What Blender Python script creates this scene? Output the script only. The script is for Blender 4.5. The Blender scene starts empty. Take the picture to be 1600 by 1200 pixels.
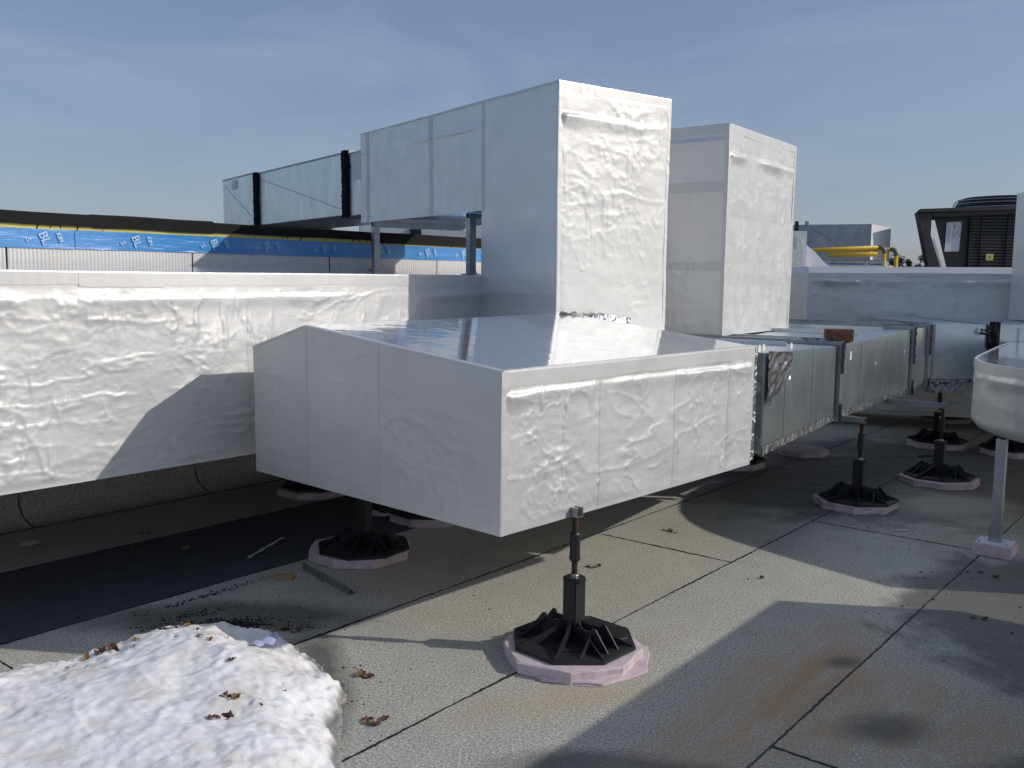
import bpy, bmesh, math, random
import numpy as np
from mathutils import Vector, Matrix
random.seed(7); rng = np.random.default_rng(7)
R = math.radians
scene = bpy.context.scene
col = scene.collection

# ------------------------------------------------------------------ camera
cam_d = bpy.data.cameras.new('camera'); cam = bpy.data.objects.new('camera', cam_d); col.objects.link(cam)
PITCH, ROLL = R(6.54), R(0.52)
u0 = Vector((0, math.sin(PITCH), math.cos(PITCH))); f0 = Vector((0, math.cos(PITCH), -math.sin(PITCH))); x0 = Vector((1, 0, 0))
cr, sr = math.cos(ROLL), math.sin(ROLL)
cx_, cy_ = cr*x0 + sr*u0, -sr*x0 + cr*u0
cam.matrix_world = Matrix(((cx_.x, cy_.x, -f0.x, 0), (cx_.y, cy_.y, -f0.y, 0), (cx_.z, cy_.z, -f0.z, 1.6), (0, 0, 0, 1)))
cam_d.sensor_fit = 'HORIZONTAL'; cam_d.sensor_width = 36; cam_d.lens = 36*1430/1600
cam_d.clip_start = .05; cam_d.clip_end = 6000
scene.camera = cam
# ------------------------------------------------------------------ sky and sun
SUN_EL = R(28.4); SUN_AZ = R(98)          # azimuth clockwise from +Y
world = bpy.data.worlds.new('World'); scene.world = world; world.use_nodes = True
wn, wl = world.node_tree.nodes, world.node_tree.links
wn.clear()
wo = wn.new('ShaderNodeOutputWorld'); wb = wn.new('ShaderNodeBackground'); sky = wn.new('ShaderNodeTexSky')
sky.sky_type = 'NISHITA'; sky.sun_disc = False; sky.sun_elevation = SUN_EL; sky.sun_rotation = SUN_AZ
sky.altitude = 100; sky.air_density = 1.0; sky.dust_density = 1.2; sky.ozone_density = 1.4
wb.inputs['Strength'].default_value = .104
tc = wn.new('ShaderNodeTexCoord'); mp = wn.new('ShaderNodeMapping'); mp.inputs['Scale'].default_value = (1.6, 1.6, 7.0); mp.inputs['Rotation'].default_value = (R(6), R(-9), 0)
wl.new(tc.outputs['Generated'], mp.inputs['Vector'])
nz = wn.new('ShaderNodeTexNoise'); nz.inputs['Scale'].default_value = 1.7; nz.inputs['Detail'].default_value = 7; nz.inputs['Roughness'].default_value = .58; nz.inputs['Distortion'].default_value = .6
wl.new(mp.outputs['Vector'], nz.inputs['Vector'])
rp = wn.new('ShaderNodeValToRGB'); rp.color_ramp.elements[0].position = .42; rp.color_ramp.elements[0].color = (0, 0, 0, 1); rp.color_ramp.elements[1].position = .80; rp.color_ramp.elements[1].color = (.6, .6, .6, 1)
wl.new(nz.outputs['Fac'], rp.inputs['Fac'])
veil = wn.new('ShaderNodeMixRGB'); veil.inputs['Fac'].default_value = .5; veil.inputs['Color2'].default_value = (1.68, 2.12, 3.45, 1)   # even veil of high thin cloud
wl.new(sky.outputs['Color'], veil.inputs['Color1'])
mx = wn.new('ShaderNodeMixRGB'); mx.inputs['Color2'].default_value = (3.3, 3.8, 4.9, 1)
wl.new(rp.outputs['Color'], mx.inputs['Fac']); wl.new(veil.outputs['Color'], mx.inputs['Color1'])
wl.new(mx.outputs['Color'], wb.inputs['Color']); wl.new(wb.outputs['Background'], wo.inputs['Surface'])
sd = bpy.data.lights.new('sun', 'SUN'); sun = bpy.data.objects.new('sun', sd); col.objects.link(sun)
sd.energy = 2.3; sd.angle = R(.55); sd.color = (1, .95, .87)
S = Vector((math.sin(SUN_AZ)*math.cos(SUN_EL), math.cos(SUN_AZ)*math.cos(SUN_EL), math.sin(SUN_EL)))
sun.rotation_euler = S.to_track_quat('Z', 'Y').to_euler(); sun.location = (10, -2, 12)
scene.render.engine = 'CYCLES'
vs = scene.view_settings; vs.view_transform = 'Standard'; vs.look = 'None'; vs.exposure = .14; vs.gamma = 1; vs.use_curve_mapping = False

# ------------------------------------------------------------------ materials
class NT:
    def __init__(s, name):
        s.m = bpy.data.materials.new(name); s.m.use_nodes = True; s.t = s.m.node_tree; s.n = s.t.nodes; s.l = s.t.links
        s.b = s.n['Principled BSDF']; s.tc = s.n.new('ShaderNodeTexCoord'); s.co = s.tc.outputs['Object']
    def set(s, **k):
        for a, v in k.items(): s.b.inputs[a.replace('_', ' ')].default_value = v
        return s
    def link(s, o, i): s.l.new(o, i)
    def mapv(s, scale=(1, 1, 1), rot=(0, 0, 0), loc=(0, 0, 0), src=None):
        m = s.n.new('ShaderNodeMapping'); m.inputs['Scale'].default_value = scale; m.inputs['Rotation'].default_value = rot; m.inputs['Location'].default_value = loc
        s.link(src or s.co, m.inputs['Vector']); return m.outputs['Vector']
    def noise(s, scale, detail=4, rough=.55, dist=0, vec=None):
        n = s.n.new('ShaderNodeTexNoise'); n.inputs['Scale'].default_value = scale; n.inputs['Detail'].default_value = detail; n.inputs['Roughness'].default_value = rough; n.inputs['Distortion'].default_value = dist
        s.link(vec or s.co, n.inputs['Vector']); return n.outputs['Fac']
    def voro(s, scale, out='Distance', vec=None, feature='F1'):
        n = s.n.new('ShaderNodeTexVoronoi'); n.feature = feature; n.inputs['Scale'].default_value = scale
        s.link(vec or s.co, n.inputs['Vector']); return n.outputs[out]
    def ramp(s, fac, stops):
        r = s.n.new('ShaderNodeValToRGB'); e = r.color_ramp.elements
        while len(e) < len(stops): e.new(.5)
        for q, (p, c) in zip(e, stops):
            q.position = p; q.color = (c, c, c, 1) if isinstance(c, (int, float)) else (*c, 1)
        s.link(fac, r.inputs['Fac']); return r.outputs['Color']
    def mix(s, fac, a, b, mode='MIX'):
        m = s.n.new('ShaderNodeMixRGB'); m.blend_type = mode
        for k, v in (('Fac', fac), ('Color1', a), ('Color2', b)):
            if isinstance(v, (int, float)): m.inputs[k].default_value = v if k == 'Fac' else (v, v, v, 1)
            elif isinstance(v, tuple): m.inputs[k].default_value = (*v, 1)
            else: s.link(v, m.inputs[k])
        return m.outputs['Color']
    def math(s, op, a, b=0., c=None):
        m = s.n.new('ShaderNodeMath'); m.operation = op
        for i, v in enumerate((a, b) if c is None else (a, b, c)):
            if isinstance(v, (int, float)): m.inputs[i].default_value = v
            else: s.link(v, m.inputs[i])
        return m.outputs[0]
    def bump(s, h, strength=.3, dist=.01, prev=None):
        b = s.n.new('ShaderNodeBump'); b.inputs['Strength'].default_value = strength; b.inputs['Distance'].default_value = dist
        s.link(h, b.inputs['Height'])
        if prev is not None: s.link(prev, b.inputs['Normal'])
        s.link(b.outputs['Normal'], s.b.inputs['Normal']); return b.outputs['Normal']
    def col(s, c): s.link(c, s.b.inputs['Base Color']); return s
    def rough(s, c): s.link(c, s.b.inputs['Roughness']); return s

def foil_mat(name, base, metallic, rough, ripple, ripdist, coat=1., coatr=.07):
    t = NT(name); t.set(Metallic=metallic)
    c = t.ramp(t.noise(1.3, 5), [(.3, tuple(v*.93 for v in base)), (.7, base)])
    dirt = t.ramp(t.noise(3.2, 8, .65), [(.55, 0.), (.78, .32)])
    run = t.ramp(t.noise(9, 6, .65, .2, t.mapv((1, 1, .12))), [(.52, 0.), (.72, .30)])
    scuff = t.ramp(t.noise(45, 3, .6, 1.5, t.mapv((1, 1, .5))), [(.66, 0.), (.72, .35)])
    c = t.mix(run, c, tuple(v*.80 for v in base)); c = t.mix(t.mix(1., scuff, t.ramp(t.noise(2.2, 3), [(.5, 0.), (.65, 1.)]), 'MULTIPLY'), c, tuple(v*.62 for v in base))
    t.col(t.mix(dirt, c, tuple(v*.78 for v in base)))
    t.rough(t.ramp(t.noise(9, 5), [(.3, rough-.05), (.7, rough+.07)]))
    rip = t.noise(26, 5, .6, .8, t.mapv((1, 1, 3.2)))
    n1 = t.bump(rip, ripple, ripdist)
    weave = t.noise(150, 3, .6, 0, t.mapv((1, 1, 2.2)))
    t.bump(weave, ripple*.5, ripdist*.25, n1)
    t.b.inputs['Coat Weight'].default_value = coat; t.b.inputs['Coat Roughness'].default_value = coatr
    return t.m
M = {}
M['foil'] = foil_mat('white_foil_wrap', (.68, .677, .668), .42, .48, .18, .004, .2, .2)
M['foil_top'] = foil_mat('white_foil_top', (.76, .78, .81), .78, .11, .05, .0012, .6, .04)
M['foil_flat'] = foil_mat('white_foil_shiny_side', (.76, .757, .75), .48, .36, .14, .003, .4, .12)
M['lap'] = foil_mat('white_foil_lap', (.665, .662, .655), .42, .46, .14, .003, .25, .18)
M['tape'] = foil_mat('white_foil_tape', (.69, .687, .68), .42, .46, .14, .002, .2, .15)

def galv_mat(name, c0, c1, r0, r1):
    t = NT(name); t.set(Metallic=1.)
    st = t.noise(7, 5, .55, .4, t.mapv((1, 1, .35)))
    bw = t.n.new('ShaderNodeRGBToBW'); t.link(t.voro(55, 'Color'), bw.inputs[0]); sp = bw.outputs[0]
    a = t.ramp(st, [(.3, c0), (.7, c1)])
    t.col(t.mix(.10, a, sp, 'OVERLAY'))
    t.rough(t.ramp(t.noise(6, 6, .6, 0, t.mapv((1, 1, .4))), [(.3, r0+.04), (.75, r1-.04)]))
    t.bump(t.noise(4, 3), .12, .01)
    return t.m
M['galv'] = galv_mat('galvanised_sheet', (.55, .61, .635), (.62, .68, .70), .26, .40)
M['galv_pale'] = galv_mat('galvanised_sheet_pale', (.52, .57, .60), (.66, .71, .735), .24, .42)
M['galv_dark'] = galv_mat('galvanised_sheet_dull', (.30, .32, .35), (.42, .45, .48), .35, .5)
M['strut'] = galv_mat('zinc_strut', (.33, .37, .41), (.45, .49, .52), .32, .45)

def simple(name, c, rough=.6, metal=0., var=.25, scale=8., bump=0., bscale=60., **k):
    t = NT(name); t.set(Metallic=metal, Roughness=rough, **k)
    t.col(t.ramp(t.noise(scale, 6, .6), [(.28, tuple(v*(1-var) for v in c)), (.72, tuple(min(1, v*(1+var*.5)) for v in c))]))
    if bump: t.bump(t.noise(bscale, 5, .6), bump, .004)
    return t.m
M['black_plastic'] = simple('black_plastic', (.016, .017, .018), .42, var=.3, bump=.15, bscale=120)
M['black_cast'] = simple('black_stand_plastic', (.022, .023, .025), .46, var=.35, scale=14, bump=.1, bscale=140)
M['rod'] = simple('rusty_threaded_rod', (.075, .036, .023), .6, .5, var=.5, scale=40, bump=.5, bscale=220)
M['bolt'] = simple('zinc_bolt', (.6, .6, .6), .35, 1.)
M['foam'] = simple('pink_foam', (.66, .54, .565), .85, var=.22, scale=18, bump=.4, bscale=90)
M['sealant'] = simple('black_duct_sealant', (.008, .008, .009), .75, var=.4, scale=20, bump=.5, bscale=60, Specular_IOR_Level=.2)
M['shiny_foil'] = simple('shiny_aluminium_foil', (.74, .75, .77), .26, 1., var=.2, scale=30, bump=.4, bscale=30)
M['scrim'] = simple('scrim_foil_band', (.34, .35, .37), .3, .9, var=.5, scale=60, bump=.9, bscale=130)
M['plastic_sheet'] = simple('grey_plastic_film', (.07, .07, .075), .26, .0, var=.4, scale=9, bump=.3, bscale=40, Coat_Weight=.7, Coat_Roughness=.12)
M['brick'] = simple('brick_clay', (.19, .085, .055), .9, var=.6, scale=28, bump=.9, bscale=90)
M['rubber_black'] = simple('black_cap_membrane', (.008, .0065, .006), .95, var=.4, scale=6, bump=.4, bscale=40)
M['yellow_board'] = simple('yellow_insulation', (.62, .56, .16), .8, var=.2, scale=12, bump=.2)
M['marker'] = simple('black_marker', (.015, .015, .012), .7)
M['print_white'] = simple('white_print', (.40, .60, .84), .35, var=.35, scale=70)
M['wall'] = simple('parapet_core', (.18, .17, .16), .9)
M['panel'] = simple('white_ribbed_panel', (.70, .69, .67), .6, var=.06, scale=5)
M['joint'] = simple('dark_joint', (.05, .05, .05), .8)
M['yellow_pipe'] = simple('yellow_gas_pipe', (.72, .44, .02), .45, var=.15, scale=5)
M['pipe_elbow'] = simple('grey_pipe_fitting', (.18, .17, .16), .5, .4)
M['unit'] = simple('dark_condenser_paint', (.030, .030, .034), .55, var=.2, scale=3)
M['unit_black'] = simple('condenser_black', (.008, .008, .009), .45)
M['white_paint'] = simple('white_paint', (.75, .76, .78), .5, var=.08)
M['wood_strip'] = simple('weathered_wood', (.13, .075, .055), .85)
M['concrete_far'] = simple('pale_far_roof', (.55, .55, .56), .7)
M['leaf'] = simple('dry_leaf', (.12, .055, .028), .75, var=.55, scale=30)
M['leaf_pale'] = simple('dry_leaf_pale', (.30, .17, .075), .75, var=.4, scale=30)
M['card'] = simple('cardboard', (.42, .27, .13), .85, var=.15, scale=30)
M['white_scrap'] = simple('white_scrap', (.72, .71, .72), .6, var=.1)
M['blue_scrap'] = simple('pale_blue_film', (.50, .52, .80), .35, var=.15)
M['dirt'] = simple('dark_grit', (.018, .014, .012), .95, var=.5, scale=60)
M['bead'] = simple('bitumen_bead', (.012, .012, .013), .5, var=.4, scale=60)
M['bark'] = simple('bark', (.07, .05, .04), .9)
M['needles'] = simple('dark_green_foliage', (.030, .045, .022), .8, var=.5, scale=1.5)
M['earth'] = simple('far_ground', (.16, .16, .13), .95, var=.3, scale=.05)
M['stone'] = simple('dark_pebble', (.05, .05, .05), .8)

def blue_mat():
    t = NT('blue_membrane'); t.set(Roughness=.28)
    t.col(t.ramp(t.noise(5, 5), [(.3, (.05, .24, .58)), (.75, (.07, .31, .68))]))
    t.b.inputs['Coat Weight'].default_value = .6; t.b.inputs['Coat Roughness'].default_value = .15
    t.bump(t.noise(16, 5, .6, .6, t.mapv((.35, .35, 3))), .35, .010); return t.m
M['blue'] = blue_mat()

def paper_mat():
    t = NT('printed_sheet'); t.set(Roughness=.6)
    br = t.n.new('ShaderNodeTexBrick'); br.inputs['Scale'].default_value = 1
    w = t.noise(60, 2, .5, 0, t.mapv((1.2, 1, .12)))
    g = t.n.new('ShaderNodeSeparateXYZ'); t.link(t.co, g.inputs[0])
    top = t.math('GREATER_THAN', g.outputs['Z'], 2.36)
    fac = t.math('MULTIPLY', t.math('GREATER_THAN', w, .56), top)
    t.col(t.mix(fac, (.62, .64, .70), (.22, .23, .27))); return t.m
M['paper'] = paper_mat()

def snow_mat():
    t = NT('old_snow'); t.set(Roughness=.62); t.b.inputs['Subsurface Weight'].default_value = .35; t.b.inputs['Subsurface Radius'].default_value = (.03, .035, .045); t.b.inputs['Subsurface Scale'].default_value = .4
    d = t.ramp(t.noise(4.5, 9, .70, .5), [(.44, 0.), (.68, .85)])
    d2 = t.ramp(t.noise(60, 4, .6), [(.62, 0.), (.72, .7)])
    d2 = t.mix(1., d2, t.ramp(t.noise(4, 4), [(.45, 0.), (.65, 1.)]), 'MULTIPLY')
    c = t.mix(d, (.90, .90, .91), (.62, .57, .51)); c = t.mix(d2, c, (.16, .11, .08)); g_ = t.n.new('ShaderNodeNewGeometry'); sz_ = t.n.new('ShaderNodeSeparateXYZ'); t.link(g_.outputs['Position'], sz_.inputs[0]); foot = t.ramp(t.math('ADD', sz_.outputs['Z'], t.math('MULTIPLY', t.math('SUBTRACT', t.noise(30, 5), .5), .03)), [(.010, .9), (.050, 0.)])
    c = t.mix(foot, c, (.24, .225, .20)); t.col(c)
    n1 = t.bump(t.noise(24, 8, .58), .14, .010); t.bump(t.noise(190, 3, .75), .6, .004, n1); return t.m
M['snow'] = snow_mat()

def blob(t, pos, cx, cy, rx, ry, rot, nse, amt=.5, soft=.35):
    v = t.mapv((1/rx, 1/ry, 0), (0, 0, 0), (0, 0, 0), t.mapv((1, 1, 1), (0, 0, -rot), (0, 0, 0), t.mapv((1, 1, 1), (0, 0, 0), (-cx, -cy, 0), pos)))
    l = t.n.new('ShaderNodeVectorMath'); l.operation = 'LENGTH'; t.link(v, l.inputs[0])
    d = t.math('ADD', l.outputs['Value'], t.math('MULTIPLY', t.math('SUBTRACT', nse, .5), amt*2))
    return t.ramp(d, [(max(0, 1-soft-.001)/2, 1.), (min(1, (1+soft)/2), 0.)]) if False else t.ramp(t.math('MULTIPLY', d, .5), [((1-soft)/2, 1.), ((1+soft)/2, 0.)])

TH_ = R(39.5)
def roof_mat(name, dark=False):
    t = NT(name); g = t.n.new('ShaderNodeNewGeometry'); pos = g.outputs['Position']
    gr = t.noise(200, 2, .7, 0, pos); gr2 = t.noise(88, 3, .7, 0, pos); big = t.noise(1.1, 6, .6, .3, pos); mid = t.noise(6, 6, .65, 0, pos)
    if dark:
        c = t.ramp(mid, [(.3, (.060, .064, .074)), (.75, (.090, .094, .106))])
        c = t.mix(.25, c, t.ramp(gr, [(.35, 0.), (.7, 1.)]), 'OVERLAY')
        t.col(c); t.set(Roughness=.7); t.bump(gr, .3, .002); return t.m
    c = t.ramp(gr, [(.36, (.13, .132, .128)), (.50, (.46, .458, .44)), (.62, (.90, .89, .85))])
    c = t.mix(.5, c, t.ramp(gr2, [(.38, (.17, .172, .168)), (.5, (.47, .468, .45)), (.61, (.84, .83, .79))]))
    c = t.mix(1., c, (1.0, .975, .89), 'MULTIPLY'); c = t.mix(.6, c, t.ramp(big, [(.3, .74), (.7, 1.)]), 'MULTIPLY')
    c = t.mix(.55, c, t.ramp(mid, [(.3, .82), (.7, 1.05)]), 'MULTIPLY')
    nz_ = t.noise(3.2, 7, .62, .4, pos)
    strk = t.ramp(t.noise(5, 6, .65, .3, t.mapv((2.6, .45, 1), (0, 0, 0), (0, 0, 0), t.mapv((1, 1, 1), (0, 0, TH_), (0, 0, 0), pos))), [(.34, .15), (.66, 1.)])
    for (cx, cy, rx, ry, rot, am, colr) in ((1.12, 3.50, .80, .16, 50, .72, (.44, .27, .12)), (1.42, 3.42, .34, .50, 30, .62, (.44, .28, .13)), (1.36, 3.06, .50, .28, 10, .58, (.44, .30, .15)), (.18, 3.36, .40, .12, 20, .55, (.50, .34, .16)), (.75, 3.05, .7, .2, 45, .5, (.46, .31, .15)), (.55, 3.85, .25, .10, 40, .3, (.28, .19, .09)), (2.9, 5.55, .5, .22, 20, .35, (.2, .15, .08))):
        m = blob(t, pos, cx, cy, rx, ry, R(rot), nz_, .8, .75)
        c = t.mix(t.math('MULTIPLY', t.math('MULTIPLY', m, strk), am), c, t.mix(.5, colr, t.ramp(gr, [(.3, tuple(v*.4 for v in colr)), (.7, tuple(min(1, v*1.6) for v in colr))])))
    wet = None
    for (cx, cy, rx, ry, rot, soft) in ((2.95, 4.1, 1.05, 1.15, -40, .10), (3.1, 7.6, 1.9, 1.5, 30, .15), (2.0, 2.6, .75, .45, 30, .12), (1.36, 3.14, .15, .10, 20, .5), (1.42, 3.72, .07, .05, 20, .5), (-.78, 3.35, .16, .6, 10, .3), (-1.35, 4.15, .6, .22, 5, .25), (.45, 2.75, .5, .18, -15, .2)):
        m = blob(t, pos, cx, cy, rx, ry, R(rot), nz_, .45, soft)
        wet = m if wet is None else t.math('MAXIMUM', wet, m)
    dry = t.math('SUBTRACT', 1., t.math('MULTIPLY', blob(t, pos, 3.2, 6.5, .45, .3, .3, nz_, .5, .3), .8))
    wet = t.math('MULTIPLY', wet, dry)
    c = t.mix(t.math('MULTIPLY', wet, .70), c, (.035, .037, .036)); t.col(c)
    t.rough(t.ramp(t.math('MULTIPLY', wet, t.ramp(mid, [(.35, .5), (.7, 1.)])), [(0, .9), (1, .42)]))
    n1 = t.bump(gr, .55, .004); t.bump(mid, .25, .01, n1); return t.m
M['roof'] = roof_mat('granule_cap_sheet'); M['roof_dark'] = roof_mat('smooth_dark_cap_sheet', True)
def water_mat():
    t = NT('puddle_water'); t.set(Roughness=.06, IOR=1.33); t.b.inputs['Transmission Weight'].default_value = 1.
    t.bump(t.noise(7, 3), .05, .01); return t.m
M['water'] = water_mat()

# ------------------------------------------------------------------ geometry helpers
def V(*a): return np.array(a, float)
TH = R(39.5); N = V(math.cos(TH), -math.sin(TH), 0); A = V(math.sin(TH), math.cos(TH), 0); Z = V(0, 0, 1)
def W(n, a, z=0.): return N*n + A*a + Z*z          # the building's own axes: n to the right, a away
def unit(v): v = np.asarray(v, float); return v/np.linalg.norm(v)

def tag(o, label=None, cat=None, group=None, kind=None):
    if label: o['label'] = label
    if cat: o['category'] = cat
    if group: o['group'] = group
    if kind: o['kind'] = kind
    return o
def thing(name, loc, label, cat, group=None, rz=0.):
    o = bpy.data.objects.new(name, None); col.objects.link(o); o.empty_display_size = .1
    o.location = tuple(loc); o.rotation_euler = (0, 0, rz)
    return tag(o, label, cat, group)
def obj(name, verts, faces, mat, parent=None, smooth=False, local=False):
    """one mesh object; verts in world space unless local (then in the parent's or its own space)"""
    verts = np.asarray(verts, float)
    off = V(0, 0, 0)
    if not local:
        if parent is not None:
            q = parent
            while q is not None: off = off + np.array(q.location); q = q.parent
        else:
            off = (verts.min(0)+verts.max(0))/2; off[2] = verts[:, 2].min()
    me = bpy.data.meshes.new(name); me.from_pydata((verts-off).tolist(), [], [tuple(map(int, f)) for f in faces]); me.update()
    me.materials.append(M[mat] if isinstance(mat, str) else mat)
    if smooth: me.polygons.foreach_set('use_smooth', [True]*len(me.polygons))
    o = bpy.data.objects.new(name, me); col.objects.link(o)
    if parent is not None: o.parent = parent
    elif not local: o.location = tuple(off)
    return o
class MB:
    """collects pieces of ONE part"""
    def __init__(s): s.v = []; s.f = []
    def add(s, v, f): k = len(s.v); s.v += [tuple(map(float, p)) for p in v]; s.f += [tuple(i+k for i in q) for q in f]; return s
    def build(s, name, mat, parent=None, smooth=False, local=False, bevel=0.):
        o = obj(name, s.v, s.f, mat, parent, smooth, local)
        bm = bmesh.new(); bm.from_mesh(o.data); bmesh.ops.recalc_face_normals(bm, faces=bm.faces)
        if bevel: bmesh.ops.bevel(bm, geom=[e for e in bm.edges if e.is_manifold and e.calc_face_angle(0) > .6], offset=bevel, segments=2, affect='EDGES', clamp_overlap=True)
        bm.to_mesh(o.data); bm.free(); return o
BOXF = [(0, 3, 2, 1), (4, 5, 6, 7), (0, 1, 5, 4), (1, 2, 6, 5), (2, 3, 7, 6), (3, 0, 4, 7)]
def obox(o, ex, ey, ez):   # corner + three edge vectors
    o, ex, ey, ez = (np.asarray(q, float) for q in (o, ex, ey, ez)); b = [o, o+ex, o+ex+ey, o+ey]; return b+[q+ez for q in b], BOXF
def cbox(c, sx, sy, sz, ax=(1, 0, 0), ay=(0, 1, 0), az=(0, 0, 1)):
    ax, ay, az = (unit(q) for q in (ax, ay, az)); return obox(np.asarray(c, float)-ax*sx/2-ay*sy/2-az*sz/2, ax*sx, ay*sy, az*sz)
def prism(pts, z0, z1):
    k = len(pts); v = [(p[0], p[1], z0) for p in pts]+[(p[0], p[1], z1) for p in pts]
    return v, [tuple(range(k))[::-1], tuple(range(k, 2*k))]+[(i, (i+1) % k, k+(i+1) % k, k+i) for i in range(k)]
def tube(path, r, seg=10, caps=True):
    path = [np.asarray(p, float) for p in path]; v = []; f = []; rr = r if hasattr(r, '__len__') else [r]*len(path)
    for i, p in enumerate(path):
        d = unit(path[min(i+1, len(path)-1)]-path[max(i-1, 0)]); h = V(0, 0, 1) if abs(d[2]) < .9 else V(1, 0, 0)
        a = unit(np.cross(d, h)); b = np.cross(d, a)
        v += [p+rr[i]*(math.cos(2*math.pi*j/seg)*a+math.sin(2*math.pi*j/seg)*b) for j in range(seg)]
    for i in range(len(path)-1):
        for j in range(seg): f.append((i*seg+j, i*seg+(j+1) % seg, (i+1)*seg+(j+1) % seg, (i+1)*seg+j))
    if caps: f += [tuple(range(seg))[::-1], tuple((len(path)-1)*seg+j for j in range(seg))]
    return v, f

# ---- noise for the wrinkles
_tab = rng.random(65536)
def vnoise(x, y, seed=0):
    xi = np.floor(x).astype(int); yi = np.floor(y).astype(int); fx = x-xi; fy = y-yi
    fx = fx*fx*fx*(fx*(fx*6-15)+10); fy = fy*fy*fy*(fy*(fy*6-15)+10)
    def hsh(a, b): return _tab[(a*7919+b*104729+seed*15731+((a*b) % 9973)*31) % 65536]
    return (hsh(xi, yi)*(1-fx)+hsh(xi+1, yi)*fx)*(1-fy)+(hsh(xi, yi+1)*(1-fx)+hsh(xi+1, yi+1)*fx)*fy
def fbm(x, y, seed=0, o=4):
    s = 0; a = .5; t = 0
    for i in range(o): s = s+a*vnoise(x*2**i, y*2**i, seed+i*17); t += a; a *= .5
    return s/t
def crease(x, y, seed, p=5):
    wx = x+.9*(fbm(x*.8, y*.8, seed+3)-.5)*2; wy = y+.9*(fbm(x*.8+9, y*.8, seed+5)-.5)*2
    return (1-np.abs(2*fbm(wx, wy, seed, 2)-1))**p
def sstep(a, b, x): t = np.clip((x-a)/(b-a), 0, 1); return t*t*(3-2*t)
def wrinkles(amp=1., seed=0, seam=.95, hseam=None, bulge=0., bulge_y=.11, calm=0., stars=4, blisters=5):
    r = np.random.default_rng(seed+100)
    def h(x, y, X, Y):
        m1 = sstep(.42+calm, .68+calm, fbm(x*2.1, y*2.1, seed+40)); m2 = sstep(.45+calm, .7+calm, fbm(x*2.6+7, y*2.6, seed+50))
        m3 = sstep(.42+calm, .64+calm, fbm(x*3.4+3, y*3.4, seed+58))
        d = .009*(fbm(x*1.6, y*1.6, seed)-.5)+.0030*(fbm(x*5, y*9, seed+2)-.5)
        d = d+.0036*m1*crease(x*2.4, y*9, seed+11, 14)+.0052*m2*crease(x*9, y*2.0, seed+23, 14)+.0030*m3*crease(x*13+y*4, y*11, seed+31, 9)
        d = d+.0024*crease(x*.9+y*.4, y*2.6, seed+77, 26)+.0016*m1*crease(x*24, y*19, seed+87, 7)
        d = d+.0017*(.30+m3)*(fbm(x*8, y*44, seed+88, 3)-.5)+.0007*(fbm(x*50, y*38, seed+89, 2)-.5)
        for i in range(stars):
            px, py = r.random()*X, (r.random()*.8+.1)*Y; rad = np.hypot(x-px, y-py)+1e-6; an = np.arctan2(y-py, x-px)
            sp_ = .5+.5*np.cos(an*(3+i % 3)+6*fbm(x*6, y*6, seed+i)); d = d+.0020*np.exp(-(rad/.11)**1.2)*sp_**3*np.minimum(1, rad/.03)
        for i in range(blisters):
            px, py, s = r.random()*X, (r.random()*.8+.1)*Y, .008+.012*r.random()
            d = d+.004*np.exp(-((x-px)/s)**2-((y-py)/(s*(1+2*r.random())))**2)
        if bulge:
            yy = Y-bulge_y-.02*(fbm(x*1.6, x*0, seed+61)-.5)-.006*(fbm(x*9, x*0, seed+62)-.5)
            prof = np.where(y > yy, np.exp(-((y-yy)/.010)**2), np.exp(-((y-yy)/.045)**2))
            d = d+bulge*prof*np.clip(3.2*fbm(x*2.3, x*0, seed+63, 3)-.9, .08, 1.3)
        d = d*amp
        if seam:
            ph = (x/seam+.37*(seed % 3)) % 1.0; d = d+.0022*(ph < .06)*1.0+.0008*((ph > .5) & (ph < .56))
        if hseam:
            for s in hseam: d = d+.0020*((y > s-.03) & (y < s+.03))
        return d
    return h

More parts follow.
